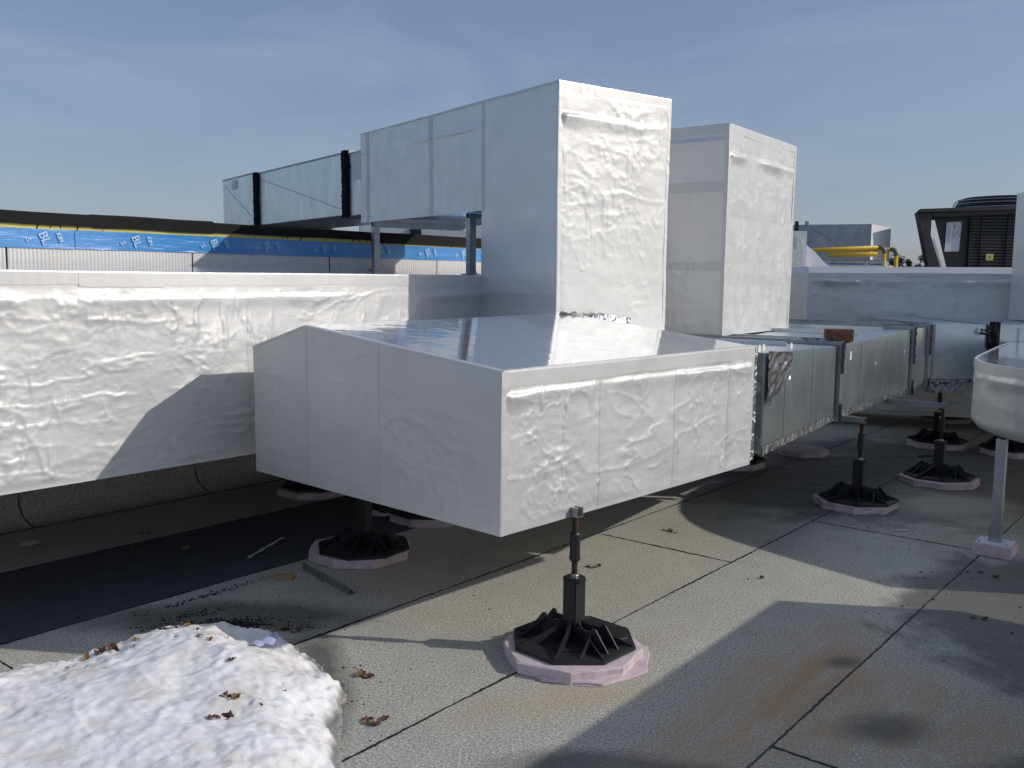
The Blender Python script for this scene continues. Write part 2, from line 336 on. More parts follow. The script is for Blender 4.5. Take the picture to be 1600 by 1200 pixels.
def face(P0, P1, z_of=None, H=None, up=None, res=.012, h=None, win=(.012, .05), wtop=None, out=None, top=None, laps=None):
    """grid over a face: P0 -> P1 along the foot, rising along up by H or by top(u in 0..1)"""
    P0 = np.asarray(P0, float); P1 = np.asarray(P1, float); L = np.linalg.norm(P1-P0); e = (P1-P0)/L; up = np.asarray(up if up is not None else Z, float)
    topf = top or (lambda u: np.full_like(u, H)); Hm = float(np.max(topf(np.linspace(0, 1, 50))))
    nu, nv = max(2, int(L/res)), max(2, int(Hm/res))
    u = np.linspace(0, 1, nu+1); v = np.linspace(0, 1, nv+1); U_, V_ = np.meshgrid(u, v, indexing='ij')
    T = topf(u)[:, None]; x = U_*L; y = V_*T
    nrm = unit(np.cross(e, up)) if out is None else unit(out)
    d = np.zeros_like(x)
    if h is not None:
        d = h(x, y, L, Hm)
        wt = wtop or win
        d = d*sstep(win[0], win[1], x)*sstep(win[0], win[1], L-x)*sstep(win[0], win[1], y)*sstep(wt[0], wt[1], T-y)
    P = P0+x[..., None]*e+y[..., None]*up+d[..., None]*nrm
    idx = np.arange((nu+1)*(nv+1)).reshape(nu+1, nv+1)
    if laps:                      # overlapping jacket strips, a few millimetres proud of the sheet
        for (k_, a0_, b0_, host) in laps:
            if k_ == 'v': sub = (slice(max(0, int(a0_/L*nu)), min(nu, int(b0_/L*nu)+1)+1), slice(0, nv+1))
            else: sub = (slice(0, nu+1), slice(max(0, int(a0_/Hm*nv)), min(nv, int(b0_/Hm*nv)+1)+1))
            Q_ = P[sub]; n0_, n1_ = Q_.shape[:2]; O_ = Q_+nrm*.0009; i2 = np.arange(n0_*n1_).reshape(n0_, n1_)
            F2 = np.stack([i2[:-1, :-1], i2[1:, :-1], i2[1:, 1:], i2[:-1, 1:]], -1).reshape(-1, 4).tolist()
            obj('lap_strip', O_.reshape(-1, 3), F2, 'lap', host, True)
    F = np.stack([idx[:-1, :-1], idx[1:, :-1], idx[1:, 1:], idx[:-1, 1:]], -1).reshape(-1, 4)
    return P.reshape(-1, 3), F.tolist()
def quad(a, b, c, d): return [a, b, c, d], [(0, 1, 2, 3)]
def face4(a, b, c, d, res=.02, h=None, win=(.01, .04)):
    """bilinear grid a-b-c-d"""
    a, b, c, d = (np.asarray(q, float) for q in (a, b, c, d)); L = max(np.linalg.norm(b-a), np.linalg.norm(c-d)); H = max(np.linalg.norm(d-a), np.linalg.norm(c-b))
    nu, nv = max(2, int(L/res)), max(2, int(H/res)); u = np.linspace(0, 1, nu+1)[:, None, None]; v = np.linspace(0, 1, nv+1)[None, :, None]
    P = (a*(1-u)+b*u)*(1-v)+(d*(1-u)+c*u)*v; nrm = unit(np.cross(b-a, d-a)); x = np.broadcast_to(u[..., 0]*L, P.shape[:2]); y = np.broadcast_to(v[..., 0]*H, P.shape[:2])
    if h is not None:
        dd = h(x, y, L, H)*sstep(win[0], win[1], x)*sstep(win[0], win[1], L-x)*sstep(win[0], win[1], y)*sstep(win[0], win[1], H-y); P = P+dd[..., None]*nrm
    idx = np.arange((nu+1)*(nv+1)).reshape(nu+1, nv+1)
    return P.reshape(-1, 3), np.stack([idx[:-1, :-1], idx[1:, :-1], idx[1:, 1:], idx[:-1, 1:]], -1).reshape(-1, 4).tolist()
def tape_edge(P0, P1, da, db, wa, wb, off=.0014, seed=0):
    """tape folded over an edge: wa down face a, wb along face b; da, db point from the edge into the faces"""
    P0 = np.asarray(P0, float); P1 = np.asarray(P1, float); da = unit(da); db = unit(db); L = np.linalg.norm(P1-P0); e = (P1-P0)/L
    na = unit(-db+da*np.dot(da, db)); nb = unit(-da+db*np.dot(da, db)); k = max(2, int(L/.03)); r = np.random.default_rng(seed); v = []; f = []
    ja = np.cumsum(r.normal(0, .0012, k+1)); ja -= ja.mean(); jo = np.abs(r.normal(0, .0007, k+1))
    for i in range(k+1):
        p = P0+e*(L*i/k); o = off+jo[i]
        v += [p+da*(wa+ja[i])+na*.0006, p+da*(wa+ja[i])+na*o, p+da*.006+na*(o+.0005), p+na*o*.7+nb*o*.7, p+db*.006+nb*(o+.0005), p+db*wb+nb*o, p+db*wb+nb*.0006]
    for i in range(k):
        for j in range(6): f.append((i*7+j, i*7+j+1, i*7+8+j, i*7+7+j))
    return v, f
def crumple(P0, P1, up, H, amp, seed, res=.012, nrm=None, lift=.006):
    h = lambda x, y, X, Y: lift+amp*(crease(x*18, y*18, seed, 3)+fbm(x*40, y*40, seed+5)-.6)
    v, f = face(P0, P1, up=up, H=H, res=res, h=h, win=(-1, -.5), out=nrm); return v, f

# ================================================================== THE SETTING
roofbase = obj('roof', *[[(-60, -40, -.012), (90, -40, -.012), (90, 60, -.012), (-60, 60, -.012)], [(0, 1, 2, 3)]], 'bead'); tag(roofbase, kind='structure')
# the far field continues beyond the roof's edge
g = obj('ground', [(-3000, -3000, -6), (3000, -3000, -6), (3000, 3000, -6), (-3000, 3000, -6)], [(0, 1, 2, 3)], 'earth'); tag(g, kind='structure')

# cap sheets: each roll of roofing a piece of its own with a dark lap line between
def wavy_sheet(n0, n1, a0, a1, mat, seed, thick=.008):
    r = np.random.default_rng(seed); L = a1-a0; k = max(3, int(L/.06)); pts = []
    def edge(nv, t): 
        return [(nv+.007*(vnoise(np.array([q*1.7]), np.array([seed*1.3]), 5)[0]-.5)+.004*(r.random()-.5), q) for q in t]
    t = np.linspace(a0, a1, k+1)
    lo = edge(n0, t); hi = edge(n1, t)
    v = []; 
    for (p, q) in zip(lo, hi):
        for (nn, aa) in (p, q):
            w = W(nn, aa); v += [(w[0], w[1], -thick), (w[0], w[1], 0.)]
    f = []
    for i in range(k):
        b = i*4; f += [(b+1, b+3, b+7, b+5), (b, b+1, b+5, b+4), (b+2, b+6, b+7, b+3)]
    f += [(0, 2, 3, 1), (k*4, k*4+1, k*4+3, k*4+2)]
    o = obj('cap_sheet', v, f, mat, roofbase); bm = bmesh.new(); bm.from_mesh(o.data); bmesh.ops.recalc_face_normals(bm, faces=bm.faces); bm.to_mesh(o.data); bm.free(); return o
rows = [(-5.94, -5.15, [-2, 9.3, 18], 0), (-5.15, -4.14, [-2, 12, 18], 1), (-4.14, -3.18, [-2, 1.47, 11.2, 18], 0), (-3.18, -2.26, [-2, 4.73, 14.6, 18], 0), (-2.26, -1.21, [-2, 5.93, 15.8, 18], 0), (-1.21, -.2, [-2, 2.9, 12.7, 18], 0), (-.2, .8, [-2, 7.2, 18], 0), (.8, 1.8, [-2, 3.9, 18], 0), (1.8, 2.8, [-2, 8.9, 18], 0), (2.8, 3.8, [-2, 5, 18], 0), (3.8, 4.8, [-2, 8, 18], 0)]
G = .003
sd_ = 0
def bead(n0, a0, n1, a1, seed, wmax=.010):
    r = np.random.default_rng(seed); L = math.hypot(n1-n0, a1-a0); k = max(3, int(L/.02)); v = []; f = []
    d = V((n1-n0)/L, (a1-a0)/L, 0); pd = V(d[1], -d[0], 0)
    for i in range(k+1):
        s = i/k*L; wv = .0018+wmax*max(0, vnoise(np.array([s*3.3]), np.array([seed*.7]), 3)[0]-.25)+.003*r.random(); hh = .0012+.0035*r.random()
        c = V(n0, a0, 0)+d*s+pd*(.004*(r.random()-.5)+.004*(vnoise(np.array([s*2.]), np.array([seed*.3]), 8)[0]-.5))
        for q, zz in ((-1, .0003), (-.5, hh), (.5, hh), (1, .0003)):
            p = c+pd*wv*q; w = W(p[0], p[1]); v.append((w[0], w[1], zz))
    for i in range(k):
        for j in range(3): f.append((i*4+j, i*4+j+1, i*4+5+j, i*4+4+j))
    o = obj('lap_bead', v, f, 'bead', roofbase, True); return o
for (n0, n1, al, dk) in rows:
    for a0, a1 in zip(al[:-1], al[1:]):
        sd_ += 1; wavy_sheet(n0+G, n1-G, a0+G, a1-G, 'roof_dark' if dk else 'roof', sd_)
    for a0 in al[1:-1]: bead(n0, a0, n1, a0, sd_+200, .006)
    bead(n0, -1.5, n0, 13, sd_+400, .0045 if n0 > -3 else .008)

# far roof edge, seen low between the units
fe = thing('roof_edge_wall', (12, 31, 0), 'low brown roof edge behind the yellow gas pipes', 'parapet')
MB().add(*cbox((14, 31, .95), 60, .4, 1.9)).build('wall', 'wood_strip', fe, bevel=.02)
MB().add(*cbox((14, 31, 1.94), 60, .5, .06)).build('coping', 'rubber_black', fe, bevel=.01)

# ---------------------------------------------------------------- parapet on the left
PN = -6.2
par = thing('parapet_wall', W(PN-.2, 4), 'parapet with black cap, yellow boards, blue membrane and white panels behind left duct', 'parapet')
MB().add(*obox(W(PN-.40, -3, 0), A*22, N*.385, Z*1.93)).build('wall', 'wall', par)
pj = [-2.75, -1.45, -.15, 1.15, 2.47, 3.77, 5.06, 6.36, 7.66, 8.96, 10.26, 11.56]
for a0, a1 in zip(pj[:-1], pj[1:]):
    v = []; f = []; k = int((a1-a0-.012)/.0125)
    for i in range(k+1):
        aa = a0+.006+(a1-a0-.012)*i/k; nn = PN+.008+(.004 if i % 2 else 0)
        v += [W(nn, aa, 1.05), W(nn, aa, 1.775)]
    f = [(2*i, 2*i+2, 2*i+3, 2*i+1) for i in range(k)]
    f += []
    obj('ribbed_panel', v, f, 'panel', par)
MB().add(*obox(W(PN-.012, -3, .3), A*22, N*.013, Z*1.47)).build('backing', 'joint', par)
# blue self-adhered membrane, rippled
hb = lambda x, y, X, Y: .004*crease(x*1.1, y*26, 5, 4)+.006*(fbm(x*2.2, y*7, 8)-.3)
for a0, a1, zj in ((-3, 2.9, 0), (2.905, 8.2, .002), (8.205, 19, .001)):
    v, f = face(W(PN+.015, a0, 1.772+zj), W(PN+.015, a1, 1.772+zj), H=.124, res=.016, h=hb, win=(-1, -.5), out=N)
    obj('blue_membrane', v, f, 'blue', par, True)
for i, a0 in enumerate(np.arange(-3, 19, 1.22)):
    MB().add(*obox(W(PN-.05, a0, 1.893), A*1.214, N*.064, Z*.055)).build('insulation_board', 'yellow_board', par)
# black cap, uneven lower lip
cuts = [-3, .1, 3.02, 3.95, 5.6, 8.1, 11.4, 15, 19]
for i, (a0, a1) in enumerate(zip(cuts[:-1], cuts[1:])):
    k = int((a1-a0)/.08); v = []; f = []; low = [1.926, 1.924, 1.918, 1.928, 1.910, 1.934, 1.926, 1.926][i]; hi = 2.002+.004*(i % 3)
    for j in range(k+1):
        aa = a0+(a1-a0)*j/k; w1 = .006*(vnoise(np.array([aa*3.]), np.array([i*1.]), 4)[0]-.5); o_ = .024+.003*(i % 2)
        v += [W(PN-.41, aa, 1.90), W(PN-.41, aa, hi-.01+w1), W(PN+o_-.015, aa, hi+w1), W(PN+o_, aa, hi-.012+w1), W(PN+o_+.004, aa, low+w1*1.5), W(PN+o_-.006, aa, low+w1*1.5)]
    for j in range(k):
        for q in range(5): f.append((j*6+q, j*6+q+1, j*6+7+q, j*6+6+q))
    obj('cap_membrane', v, f, 'rubber_black', par)
# hand marks on the yellow boards
mk = MB()
for aa, w_, rr in ((2.66, .05, 0), (2.78, .07, 1), (2.92, .03, 0), (4.6, .05, 1), (4.75, .04, 0), (5.35, .09, 1), (5.5, .05, 1), (5.9, .03, 0), (6.35, .08, 1), (6.55, .04, 0), (6.75, .06, 1), (7.4, .05, 1), (7.9, .05, 0)):
    if rr:
        p = [W(PN+.0165, aa+w_/2*math.cos(t), 1.905+.028*math.sin(t)) for t in np.linspace(0, math.pi, 8)]; mk.add(*tube(p, .004, 5))
    else: mk.add(*tube([W(PN+.0165, aa, 1.896), W(PN+.0165, aa+.015, 1.936)], .004, 5))
mk.build('marker_line', 'marker', par)
# white print on the blue membrane
def letters(txt, aa, zc, size, rot, mat='print_white'):
    cu = bpy.data.curves.new('print', 'FONT'); cu.body = txt; cu.size = size; cu.align_x = 'CENTER'; cu.align_y = 'CENTER'; cu.offset = .002
    to = bpy.data.objects.new('print', cu); col.objects.link(to); dg = bpy.context.evaluated_depsgraph_get(); me = bpy.data.meshes.new_from_object(to.evaluated_get(dg)); bpy.data.objects.remove(to)
    v = np.array([q.co[:] for q in me.vertices]); f = [tuple(p.vertices) for p in me.polygons]
    c, s = math.cos(rot), math.sin(rot); x = v[:, 0]*c-v[:, 1]*s; y = v[:, 0]*s+v[:, 1]*c
    P = W(PN+.0275, aa, zc)+x[:, None]*A+y[:, None]*Z
    P[:, 2] = np.clip(P[:, 2], 1.776, 1.892)
    return obj('printed_mark', P, f, mat, par)
for i, aa in enumerate((2.70, 3.33, 3.95, 4.42, 5.00, 5.62, 6.22, 6.72, 7.30)):
    letters('BL', aa, 1.838, .078, R(-68)); letters('S', aa-.10, 1.825, .05, R(-68)); letters('KIN', aa+.10, 1.845, .038, R(-68))
# curved flashing between roof and parapet
cj = [-2, 1.2, 2.45, 3.72, 5.1, 6.4, 9, 12, 18]
for a0, a1 in zip(cj[:-1], cj[1:]):
    v = []; f = []; prof = [(-5.945, .004), (-5.99, .006), (-6.05, .022), (-6.10, .055), (-6.145, .11), (-6.165, .2), (-6.17, .5), (-6.17, .9)]
    for aa in (a0+.003, a1-.003):
        v += [W(nn, aa, zz) for nn, zz in prof]
    k = len(prof); f = [(i, i+1, k+i+1, k+i) for i in range(k-1)]
    obj('cant_flashing', v, f, 'roof', par, True)
    bd = [W(nn+.002, a1+.01*math.sin(i*1.3), zz+.001) for i, (nn, zz) in enumerate(prof[:6])]
    v, f = tube(bd, [.004, .0025, .0025, .002, .002, .002], 6); obj('flashing_joint', v, f, 'bead', par, True)

# ================================================================== THE DUCTS
thm = R(42.8); MA = V(math.sin(thm), math.cos(thm), 0); MBv = V(-math.cos(thm), math.sin(thm), 0); MN = -MBv
# ---- 1. the near wrapped box
c = V(-.04, 3.481, 0); Lm, Wm, z0, z1 = 1.985, 1.753, .60, 1.249
tk, zp, zr = 1.30, 1.373, 1.388
main = thing('wrapped_duct_box', c+Z*.6, 'large white foil wrapped duct box with sloped shiny top in the foreground', 'duct')
C0 = c; C1 = c+MA*Lm; C2 = c+MA*Lm+MBv*Wm; C3 = c+MBv*Wm
pk = c+MBv*tk+Z*zp; rg = c+MBv*tk+MA*(Lm-.03)+Z*zr
v, f = face(C0+Z*z0, C1+Z*z0, H=z1-z0, res=.0070, h=wrinkles(1.15, 3, seam=None, bulge=.009, bulge_y=.10, stars=7, blisters=9), wtop=(.055, .085), out=MN, laps=[('v', .62, .67, main), ('v', 1.21, 1.25, main), ('v', 1.72, 1.76, main)])
obj('side_jacket', v, f, 'foil', main, True)
topL = lambda u: np.interp(u, [0, 1-tk/Wm, 1], [z1-z0, zp-z0, z1-z0])
v, f = face(C3+Z*z0, C0+Z*z0, top=topL, res=.010, h=wrinkles(.75, 8, seam=None, calm=.05, stars=5, blisters=3), out=-MA, laps=[('v', .40, .47, main), ('v', .95, 1.01, main)])
obj('end_jacket', v, f, 'foil', main, True)
ht = lambda x, y, X, Y: .0008*(fbm(x*2, y*2, 3)-.5)+.0005*(fbm(x*22, y*5, 6)-.5)+.0010*((x/.62) % 1 < .03)+.0006*crease(x*3, y*5, 44, 12)
v, f = face4(C0+Z*z1, C1+Z*z1, rg, pk, .016, ht); obj('top_jacket', v, f, 'foil_top', main, True)
v, f = face4(pk, rg, C2+Z*z1, C3+Z*z1, .03, ht); obj('rear_top_jacket', v, f, 'foil_top', main, True)
MB().add([C1+Z*z0, C2+Z*z0, C2+Z*z1, rg, C1+Z*z1, C3+Z*z0, C3+Z*z1, C0+Z*z0], [(0, 1, 2, 3, 4), (1, 5, 6, 2), (7, 5, 1, 0)]).build('rear_jacket', 'foil_flat', main)
v, f = tape_edge(C0+Z*z1+MA*.01, C1+Z*z1, -Z, unit(rg-C1-Z*z1), .066, .02, seed=1); obj('edge_tape', v, f, 'tape', main)
v, f = tape_edge(C0+Z*z0, C0+Z*(z1-.003), MA, MBv, .045, .012, seed=2); obj('edge_tape', v, f, 'tape', main)
v, f = tape_edge(C3+Z*z1, pk, -Z, MA, .010, .03, seed=3); obj('edge_tape', v, f, 'tape', main)
v, f = tape_edge(pk, C0+Z*z1, -Z, MA, .008, .03, seed=4); obj('edge_tape', v, f, 'tape', main)
v, f = crumple(C1+Z*(z0+.02)-MA*.005, C1+MA*.055+Z*(z0+.02), Z, z1-z0-.05, .006, 4, .008, MN, -.012); obj('scrim_band', v, f, 'scrim', main)
v, f = crumple(C1+MN*-.02+Z*(z0+.02)+MA*.055, C1+MBv*.35+Z*(z0+.02)+MA*.055, Z, z1-z0-.03, .006, 9, .012, MA, 0); obj('scrim_band', v, f, 'scrim', main)

# ---- 2. long wrapped duct in front of the parapet
LN = -4.24; la0, la1 = .2, 7.6; lz0, lz1, lzb = .635, 1.62, 1.672; LB = -6.08
ld = thing('wrapped_duct_run', W(LN-.5, 2, .63), 'long sunlit white wrapped duct run along the parapet at left', 'duct')
v, f = face(W(LN, la0, lz0), W(LN, la1, lz0), H=lz1-lz0, res=.0085, h=wrinkles(1.2, 5, seam=None, hseam=None, bulge=.010, bulge_y=.125, stars=16, blisters=16), wtop=(.075, .11), out=N, laps=[('v', 2.70, 2.78, ld), ('v', 3.65, 3.72, ld), ('v', 4.55, 4.62, ld), ('v', 5.3, 5.37, ld)])
obj('side_jacket', v, f, 'foil', ld, True)
v, f = face4(W(LN, la0, lz1), W(LN, la1, lz1), W(LB, la1, lzb), W(LB, la0, lzb), .05, ht); obj('top_jacket', v, f, 'foil_top', ld, True)
P = [W(LN, la0, lz0), W(LN, la1, lz0), W(LN, la1, lz1), W(LN, la0, lz1), W(LB, la0, lz0), W(LB, la1, lz0), W(LB, la1, lzb), W(LB, la0, lzb)]
MB().add(P, [(0, 4, 5, 1), (4, 7, 6, 5), (0, 3, 7, 4), (1, 5, 6, 2)]).build('rear_jacket', 'foil_flat', ld)
for i, (b0, b1) in enumerate(((la0, 2.02), (2.00, 2.42), (2.40, 5.1), (5.08, la1))):
    v, f = tape_edge(W(LN+.0008*(i % 2), b0, lz1), W(LN+.0008*(i % 2), b1, lz1), -Z, -N, .066+.006*(i % 2), .03, off=.0016+.0008*(i % 2), seed=10+i); obj('edge_tape', v, f, 'tape', ld)

# ---- 3. gooseneck riser with arm
t1 = R(54.1); A1 = V(math.sin(t1), math.cos(t1), 0); B1 = V(-math.cos(t1), math.sin(t1), 0); c1 = V(.268, 5.726, 0)
L1, w1, w2, zb1, zt1 = .96, .838, 2.66, 2.065, 2.80
tw = thing('wrapped_riser_duct', c1+Z*1.0, 'tallest white wrapped riser duct with an arm bridging left over the long duct', 'duct')
def ridge_line(x, y, X, Y):
    yy = Y-.16-.03*(fbm(x*1.5, x*0, 2)-.5); return .006*np.exp(-((y-yy)/.012)**2)*sstep(.35, .6, fbm(x*1.4, x*0, 31))+.003*(fbm(x*2.5, y*2.5, 9)-.5)+.0016*(((x-.02) % .66) < .012)+.0012*(fbm(x*5, y*22, 4)-.5)
v, f = face(c1+Z*1.0, c1+A1*L1+Z*1.0, H=zt1-1.0, res=.011, h=wrinkles(1.1, 12, seam=None, hseam=None, bulge=.015, bulge_y=.20, calm=.02, stars=5, blisters=4), wtop=(.03, .07), out=-B1, laps=[('h', .58, .64, tw), ('h', 1.07, 1.13, tw)])
obj('side_jacket', v, f, 'foil', tw, True)
v, f = face(c1+B1*w1+Z*1.0, c1+Z*1.0, H=zb1-1.0, res=.02, h=lambda x, y, X, Y: .003*(fbm(x*3, y*3, 4)-.5)+.0015*(y > .5), out=-A1, laps=[('h', .44, .50, tw)]); obj('front_jacket', v, f, 'foil_flat', tw, True)
v, f = face(c1+B1*w2+Z*zb1, c1+Z*zb1, H=zt1-zb1, res=.014, h=ridge_line, out=-A1, win=(.004, .012), laps=[('v', .10, .15, tw), ('v', 1.12, 1.17, tw), ('v', 1.82, 1.86, tw)]); obj('arm_jacket', v, f, 'foil_flat', tw, True)
D1 = A1*L1
v, f = face4(c1+B1*w2+Z*zb1, c1+B1*w2+D1+Z*zb1, c1+B1*w1+D1+Z*zb1, c1+B1*w1+Z*zb1, .03, ht); obj('arm_underside', v, f, 'foil_top', tw, True)
Q = [c1+Z*zt1, c1+D1+Z*zt1, c1+D1+B1*w2+Z*zt1, c1+B1*w2+Z*zt1, c1+D1+Z*1., c1+D1+B1*w1+Z*1., c1+B1*w1+Z*1., c1+D1+B1*w1+Z*zb1, c1+D1+B1*w2+Z*zb1, c1+B1*w2+Z*zb1, c1+B1*w1+Z*zb1]
MB().add(Q, [(0, 1, 2, 3), (1, 4, 5, 7, 8, 2), (3, 2, 8, 9), (10, 7, 5, 6)]).build('rear_jacket', 'foil_flat', tw)
v, f = tape_edge(c1+Z*zt1, c1+D1+Z*zt1, -Z, B1, .055, .03, seed=20); obj('edge_tape', v, f, 'tape', tw)
v, f = tape_edge(c1+Z*1.3, c1+Z*zt1, A1, B1, .03, .012, seed=21); obj('edge_tape', v, f, 'tape', tw)
v, f = tape_edge(c1+D1+Z*1.3, c1+D1+Z*zt1, -A1, B1, .028, .012, seed=22); obj('edge_tape', v, f, 'tape', tw)
v, f = tape_edge(c1+Z*zt1, c1+B1*w2+Z*zt1, -Z, A1, .012, .03, seed=23); obj('edge_tape', v, f, 'tape', tw)
v, f = crumple(c1+A1*.28-B1*.004+Z*1.315, c1+A1*.62-B1*.004+Z*1.275, Z, .075, .014, 6, .008, -B1, .012); obj('foil_flashing', v, f, 'shiny_foil', tw)
v, f = crumple(c1+A1*0-B1*.003+Z*1.37, c1+A1*.36-B1*.003+Z*1.355, unit(-B1*.8+Z*.25), .06, .012, 16, .008, Z, .006); obj('base_tape', v, f, 'tape', tw, True)

# ---- 4. galvanised extension of the arm
ga = thing('galvanised_duct_run', c1+B1*4.5+Z*2.1, 'bare galvanised duct with two black sealed joints crossing above the parapet', 'duct')
g0 = c1+A1*.045+Z*2.14; gl = L1-.09; gh = .53
for s0, s1, dz in ((2.55, 3.00, .0), (3.06, 5.17, .012), (5.23, 6.30, .022)):
    o_ = g0+B1*s0+Z*dz; v, f = obox(o_, B1*(s1-s0), A1*gl, Z*(gh+dz*.6)); MB().add(v, f).build('section', 'galv_pale', ga, bevel=.004)
    # stiffening cross-break and seam folds
    if s1-s0 > .8:
        MB().add(*tube([o_-A1*.001+B1*.06+Z*.05, o_-A1*.004+B1*(s1-s0)*.5+Z*gh*.5, o_-A1*.001+B1*(s1-s0-.06)+Z*(gh-.05)], .003, 4)).build('cross_break', 'galv_pale', ga)
    MB().add(*obox(o_-A1*.008+Z*(gh+dz*.6-.004), B1*(s1-s0), A1*(gl+.016), Z*.014)).build('seam_fold', 'galv_dark', ga, bevel=.002)
for s in (3.03, 5.20):
    MB().add(*obox(g0+B1*(s-.03)-A1*.025-Z*.02, B1*.06, A1*(gl+.05), Z*(gh+.06))).build('flange', 'galv_dark', ga, bevel=.003)
    for sg in (-1, 1):
        r = np.random.default_rng(int(s*100)+sg); v = []; f = []; k = 46
        for i in range(k+1):
            zz = -.02+(gh+.055)*i/k; ww = .034+.02*r.random()+.02*vnoise(np.array([zz*12.]), np.array([s+sg]), 3)[0]; e = .004+.006*r.random()
            p = g0+B1*(s+sg*.004)+Z*zz
            v += [p-A1*.027, p+B1*sg*ww*.5-A1*(.030+e), p+B1*sg*ww-A1*.002]
        for i in range(k): f += [(i*3, i*3+1, i*3+4, i*3+3), (i*3+1, i*3+2, i*3+5, i*3+4)]
        obj('sealant', v, f, 'sealant', ga, True)
v, f = face(g0+B1*2.9-A1*.002+Z*.30, g0+B1*2.56-A1*.002+Z*.30, H=.22, res=.03, h=lambda x, y, X, Y: .003*fbm(x*9, y*9, 2), win=(-1, -.5), out=-A1); obj('tape_patch', v, f, 'tape', ga, True)
v, f = face(g0+B1*6.0-A1*.002+Z*.44, g0+B1*5.82-A1*.002+Z*.44, H=.10, res=.03, h=lambda x, y, X, Y: .003*fbm(x*9, y*9, 2), win=(-1, -.5), out=-A1); obj('tape_patch', v, f, 'tape', ga, True)

# posts that carry the arm on top of the long duct
def channel(P, ax, L, w=.041, d=.041, t=.0035, side=(1, 0, 0)):
    """open C profile along ax"""
    ax = unit(ax); sx = unit(np.asarray(side, float)-ax*np.dot(side, ax)); sy = np.cross(ax, sx); m = MB(); P = np.asarray(P, float)
    def pl(o, a, b): m.add(*obox(P+sx*o[0]+sy*o[1], sx*a, sy*b, ax*L))
    pl((-w/2, -d/2), t, d); pl((w/2-t, -d/2), t, d); pl((-w/2+t, -d/2), w-2*t, t); pl((-w/2+t, d/2-t), .007, t); pl((w/2-t-.007, d/2-t), .007, t); return m
for s, lab in ((2.50, 'zinc post under the outer end of the white arm'), (1.04, 'zinc post under the white arm, nearest to its riser')):
    b = c1+B1*s+A1*.05; nn = float(b@N); zt = lz1+(lzb-lz1)*(LN-nn)/(LN-LB)+.002
    p = thing('support_post', b+Z*zt, lab, 'post', 'posts under the white arm')
    channel(b+Z*(zt+.008), Z, zb1-.045-zt, .052, .05, .004, A1).build('upright', 'strut', p)
    channel(b-A1*.03+Z*(zb1-.022), A1, .95, .041, .04, .004, B1).build('cross_rail', 'strut', p)
    MB().add(*cbox(b+Z*(zt+.004), .10, .10, .008, A1, B1)).build('foot_plate', 'strut', p, bevel=.002)
    MB().add(*tube([b+Z*(zt+.008)+A1*.04, b+Z*(zt+.026)+A1*.04], .009, 6)).build('bolt', 'bolt', p)

# ---- 5. second riser
t2 = R(36.5); A2 = V(math.sin(t2), math.cos(t2), 0); B2 = V(-math.cos(t2), math.sin(t2), 0); c2 = V(1.61, 7.03, 1.18); H2 = 2.774-1.18; L2, W2 = 1.445, .78
tb = thing('wrapped_riser_duct', c2, 'plain white wrapped riser standing on the galvanised duct behind the tallest one', 'duct')
v, f = face(c2, c2+A2*L2, H=H2, res=.013, h=wrinkles(1.05, 21, seam=None, hseam=None, bulge=.02, bulge_y=.22, calm=.04, stars=5, blisters=3), wtop=(.03, .07), out=-B2, laps=[('h', .40, .46, tb), ('h', .92, .98, tb)]); obj('side_jacket', v, f, 'foil', tb, True)
v, f = face(c2+B2*W2, c2, H=H2, res=.016, h=wrinkles(.8, 26, seam=None, hseam=None, bulge=.014, bulge_y=.12, stars=2, blisters=0), out=-A2, laps=[('h', .50, .56, tb), ('h', 1.1, 1.16, tb)]); obj('front_jacket', v, f, 'foil_flat', tb, True)
q = [c2+Z*H2, c2+A2*L2+Z*H2, c2+A2*L2+B2*W2+Z*H2, c2+B2*W2+Z*H2, c2+A2*L2, c2+A2*L2+B2*W2, c2+B2*W2]
MB().add(q, [(0, 1, 2, 3), (1, 4, 5, 2), (3, 2, 5, 6)]).build('rear_jacket', 'foil_flat', tb)
for i, (p, q_, da, db, wa) in enumerate(((c2+Z*H2, c2+A2*L2+Z*H2, -Z, B2, .06), (c2, c2+Z*H2, A2, B2, .045), (c2+A2*L2, c2+A2*L2+Z*H2, -A2, B2, .04), (c2+Z*H2, c2+B2*W2+Z*H2, -Z, A2, .07))):
    v, f = tape_edge(p, q_, da, db, wa, .03, seed=30+i); obj('edge_tape', v, f, 'tape', tb)

# ---- 6. galvanised trunk under the risers
tr = thing('galvanised_trunk_duct', (2.3, 6.9, .64), 'wide bare galvanised trunk duct continuing from the near white box', 'duct')
F = [V(1.40, 5.06), V(2.27, 6.40), V(2.35, 6.52), V(3.50, 8.05), V(3.56, 8.13), V(3.78, 8.34)]
ztop = [1.205, 1.155, 1.155, 1.19, 1.19, 1.20]; tdir = unit(F[3]-F[2]); tn = V(tdir[1], -tdir[0]); TW = 1.55
def sec(i, j, name, mat):
    a, b = F[i], F[j]; a2, b2 = a-tn*TW, b-tn*TW
    v = [(*a, .635), (*b, .635), (*b2, .635), (*a2, .635), (*a, ztop[i]), (*b, ztop[j]), (*b2, ztop[j]), (*a2, ztop[i])]
    return MB().add(v, BOXF).build(name, mat, tr, bevel=.005)
sec(0, 1, 'section', 'galv'); sec(2, 3, 'section', 'galv'); sec(4, 5, 'section', 'galv')
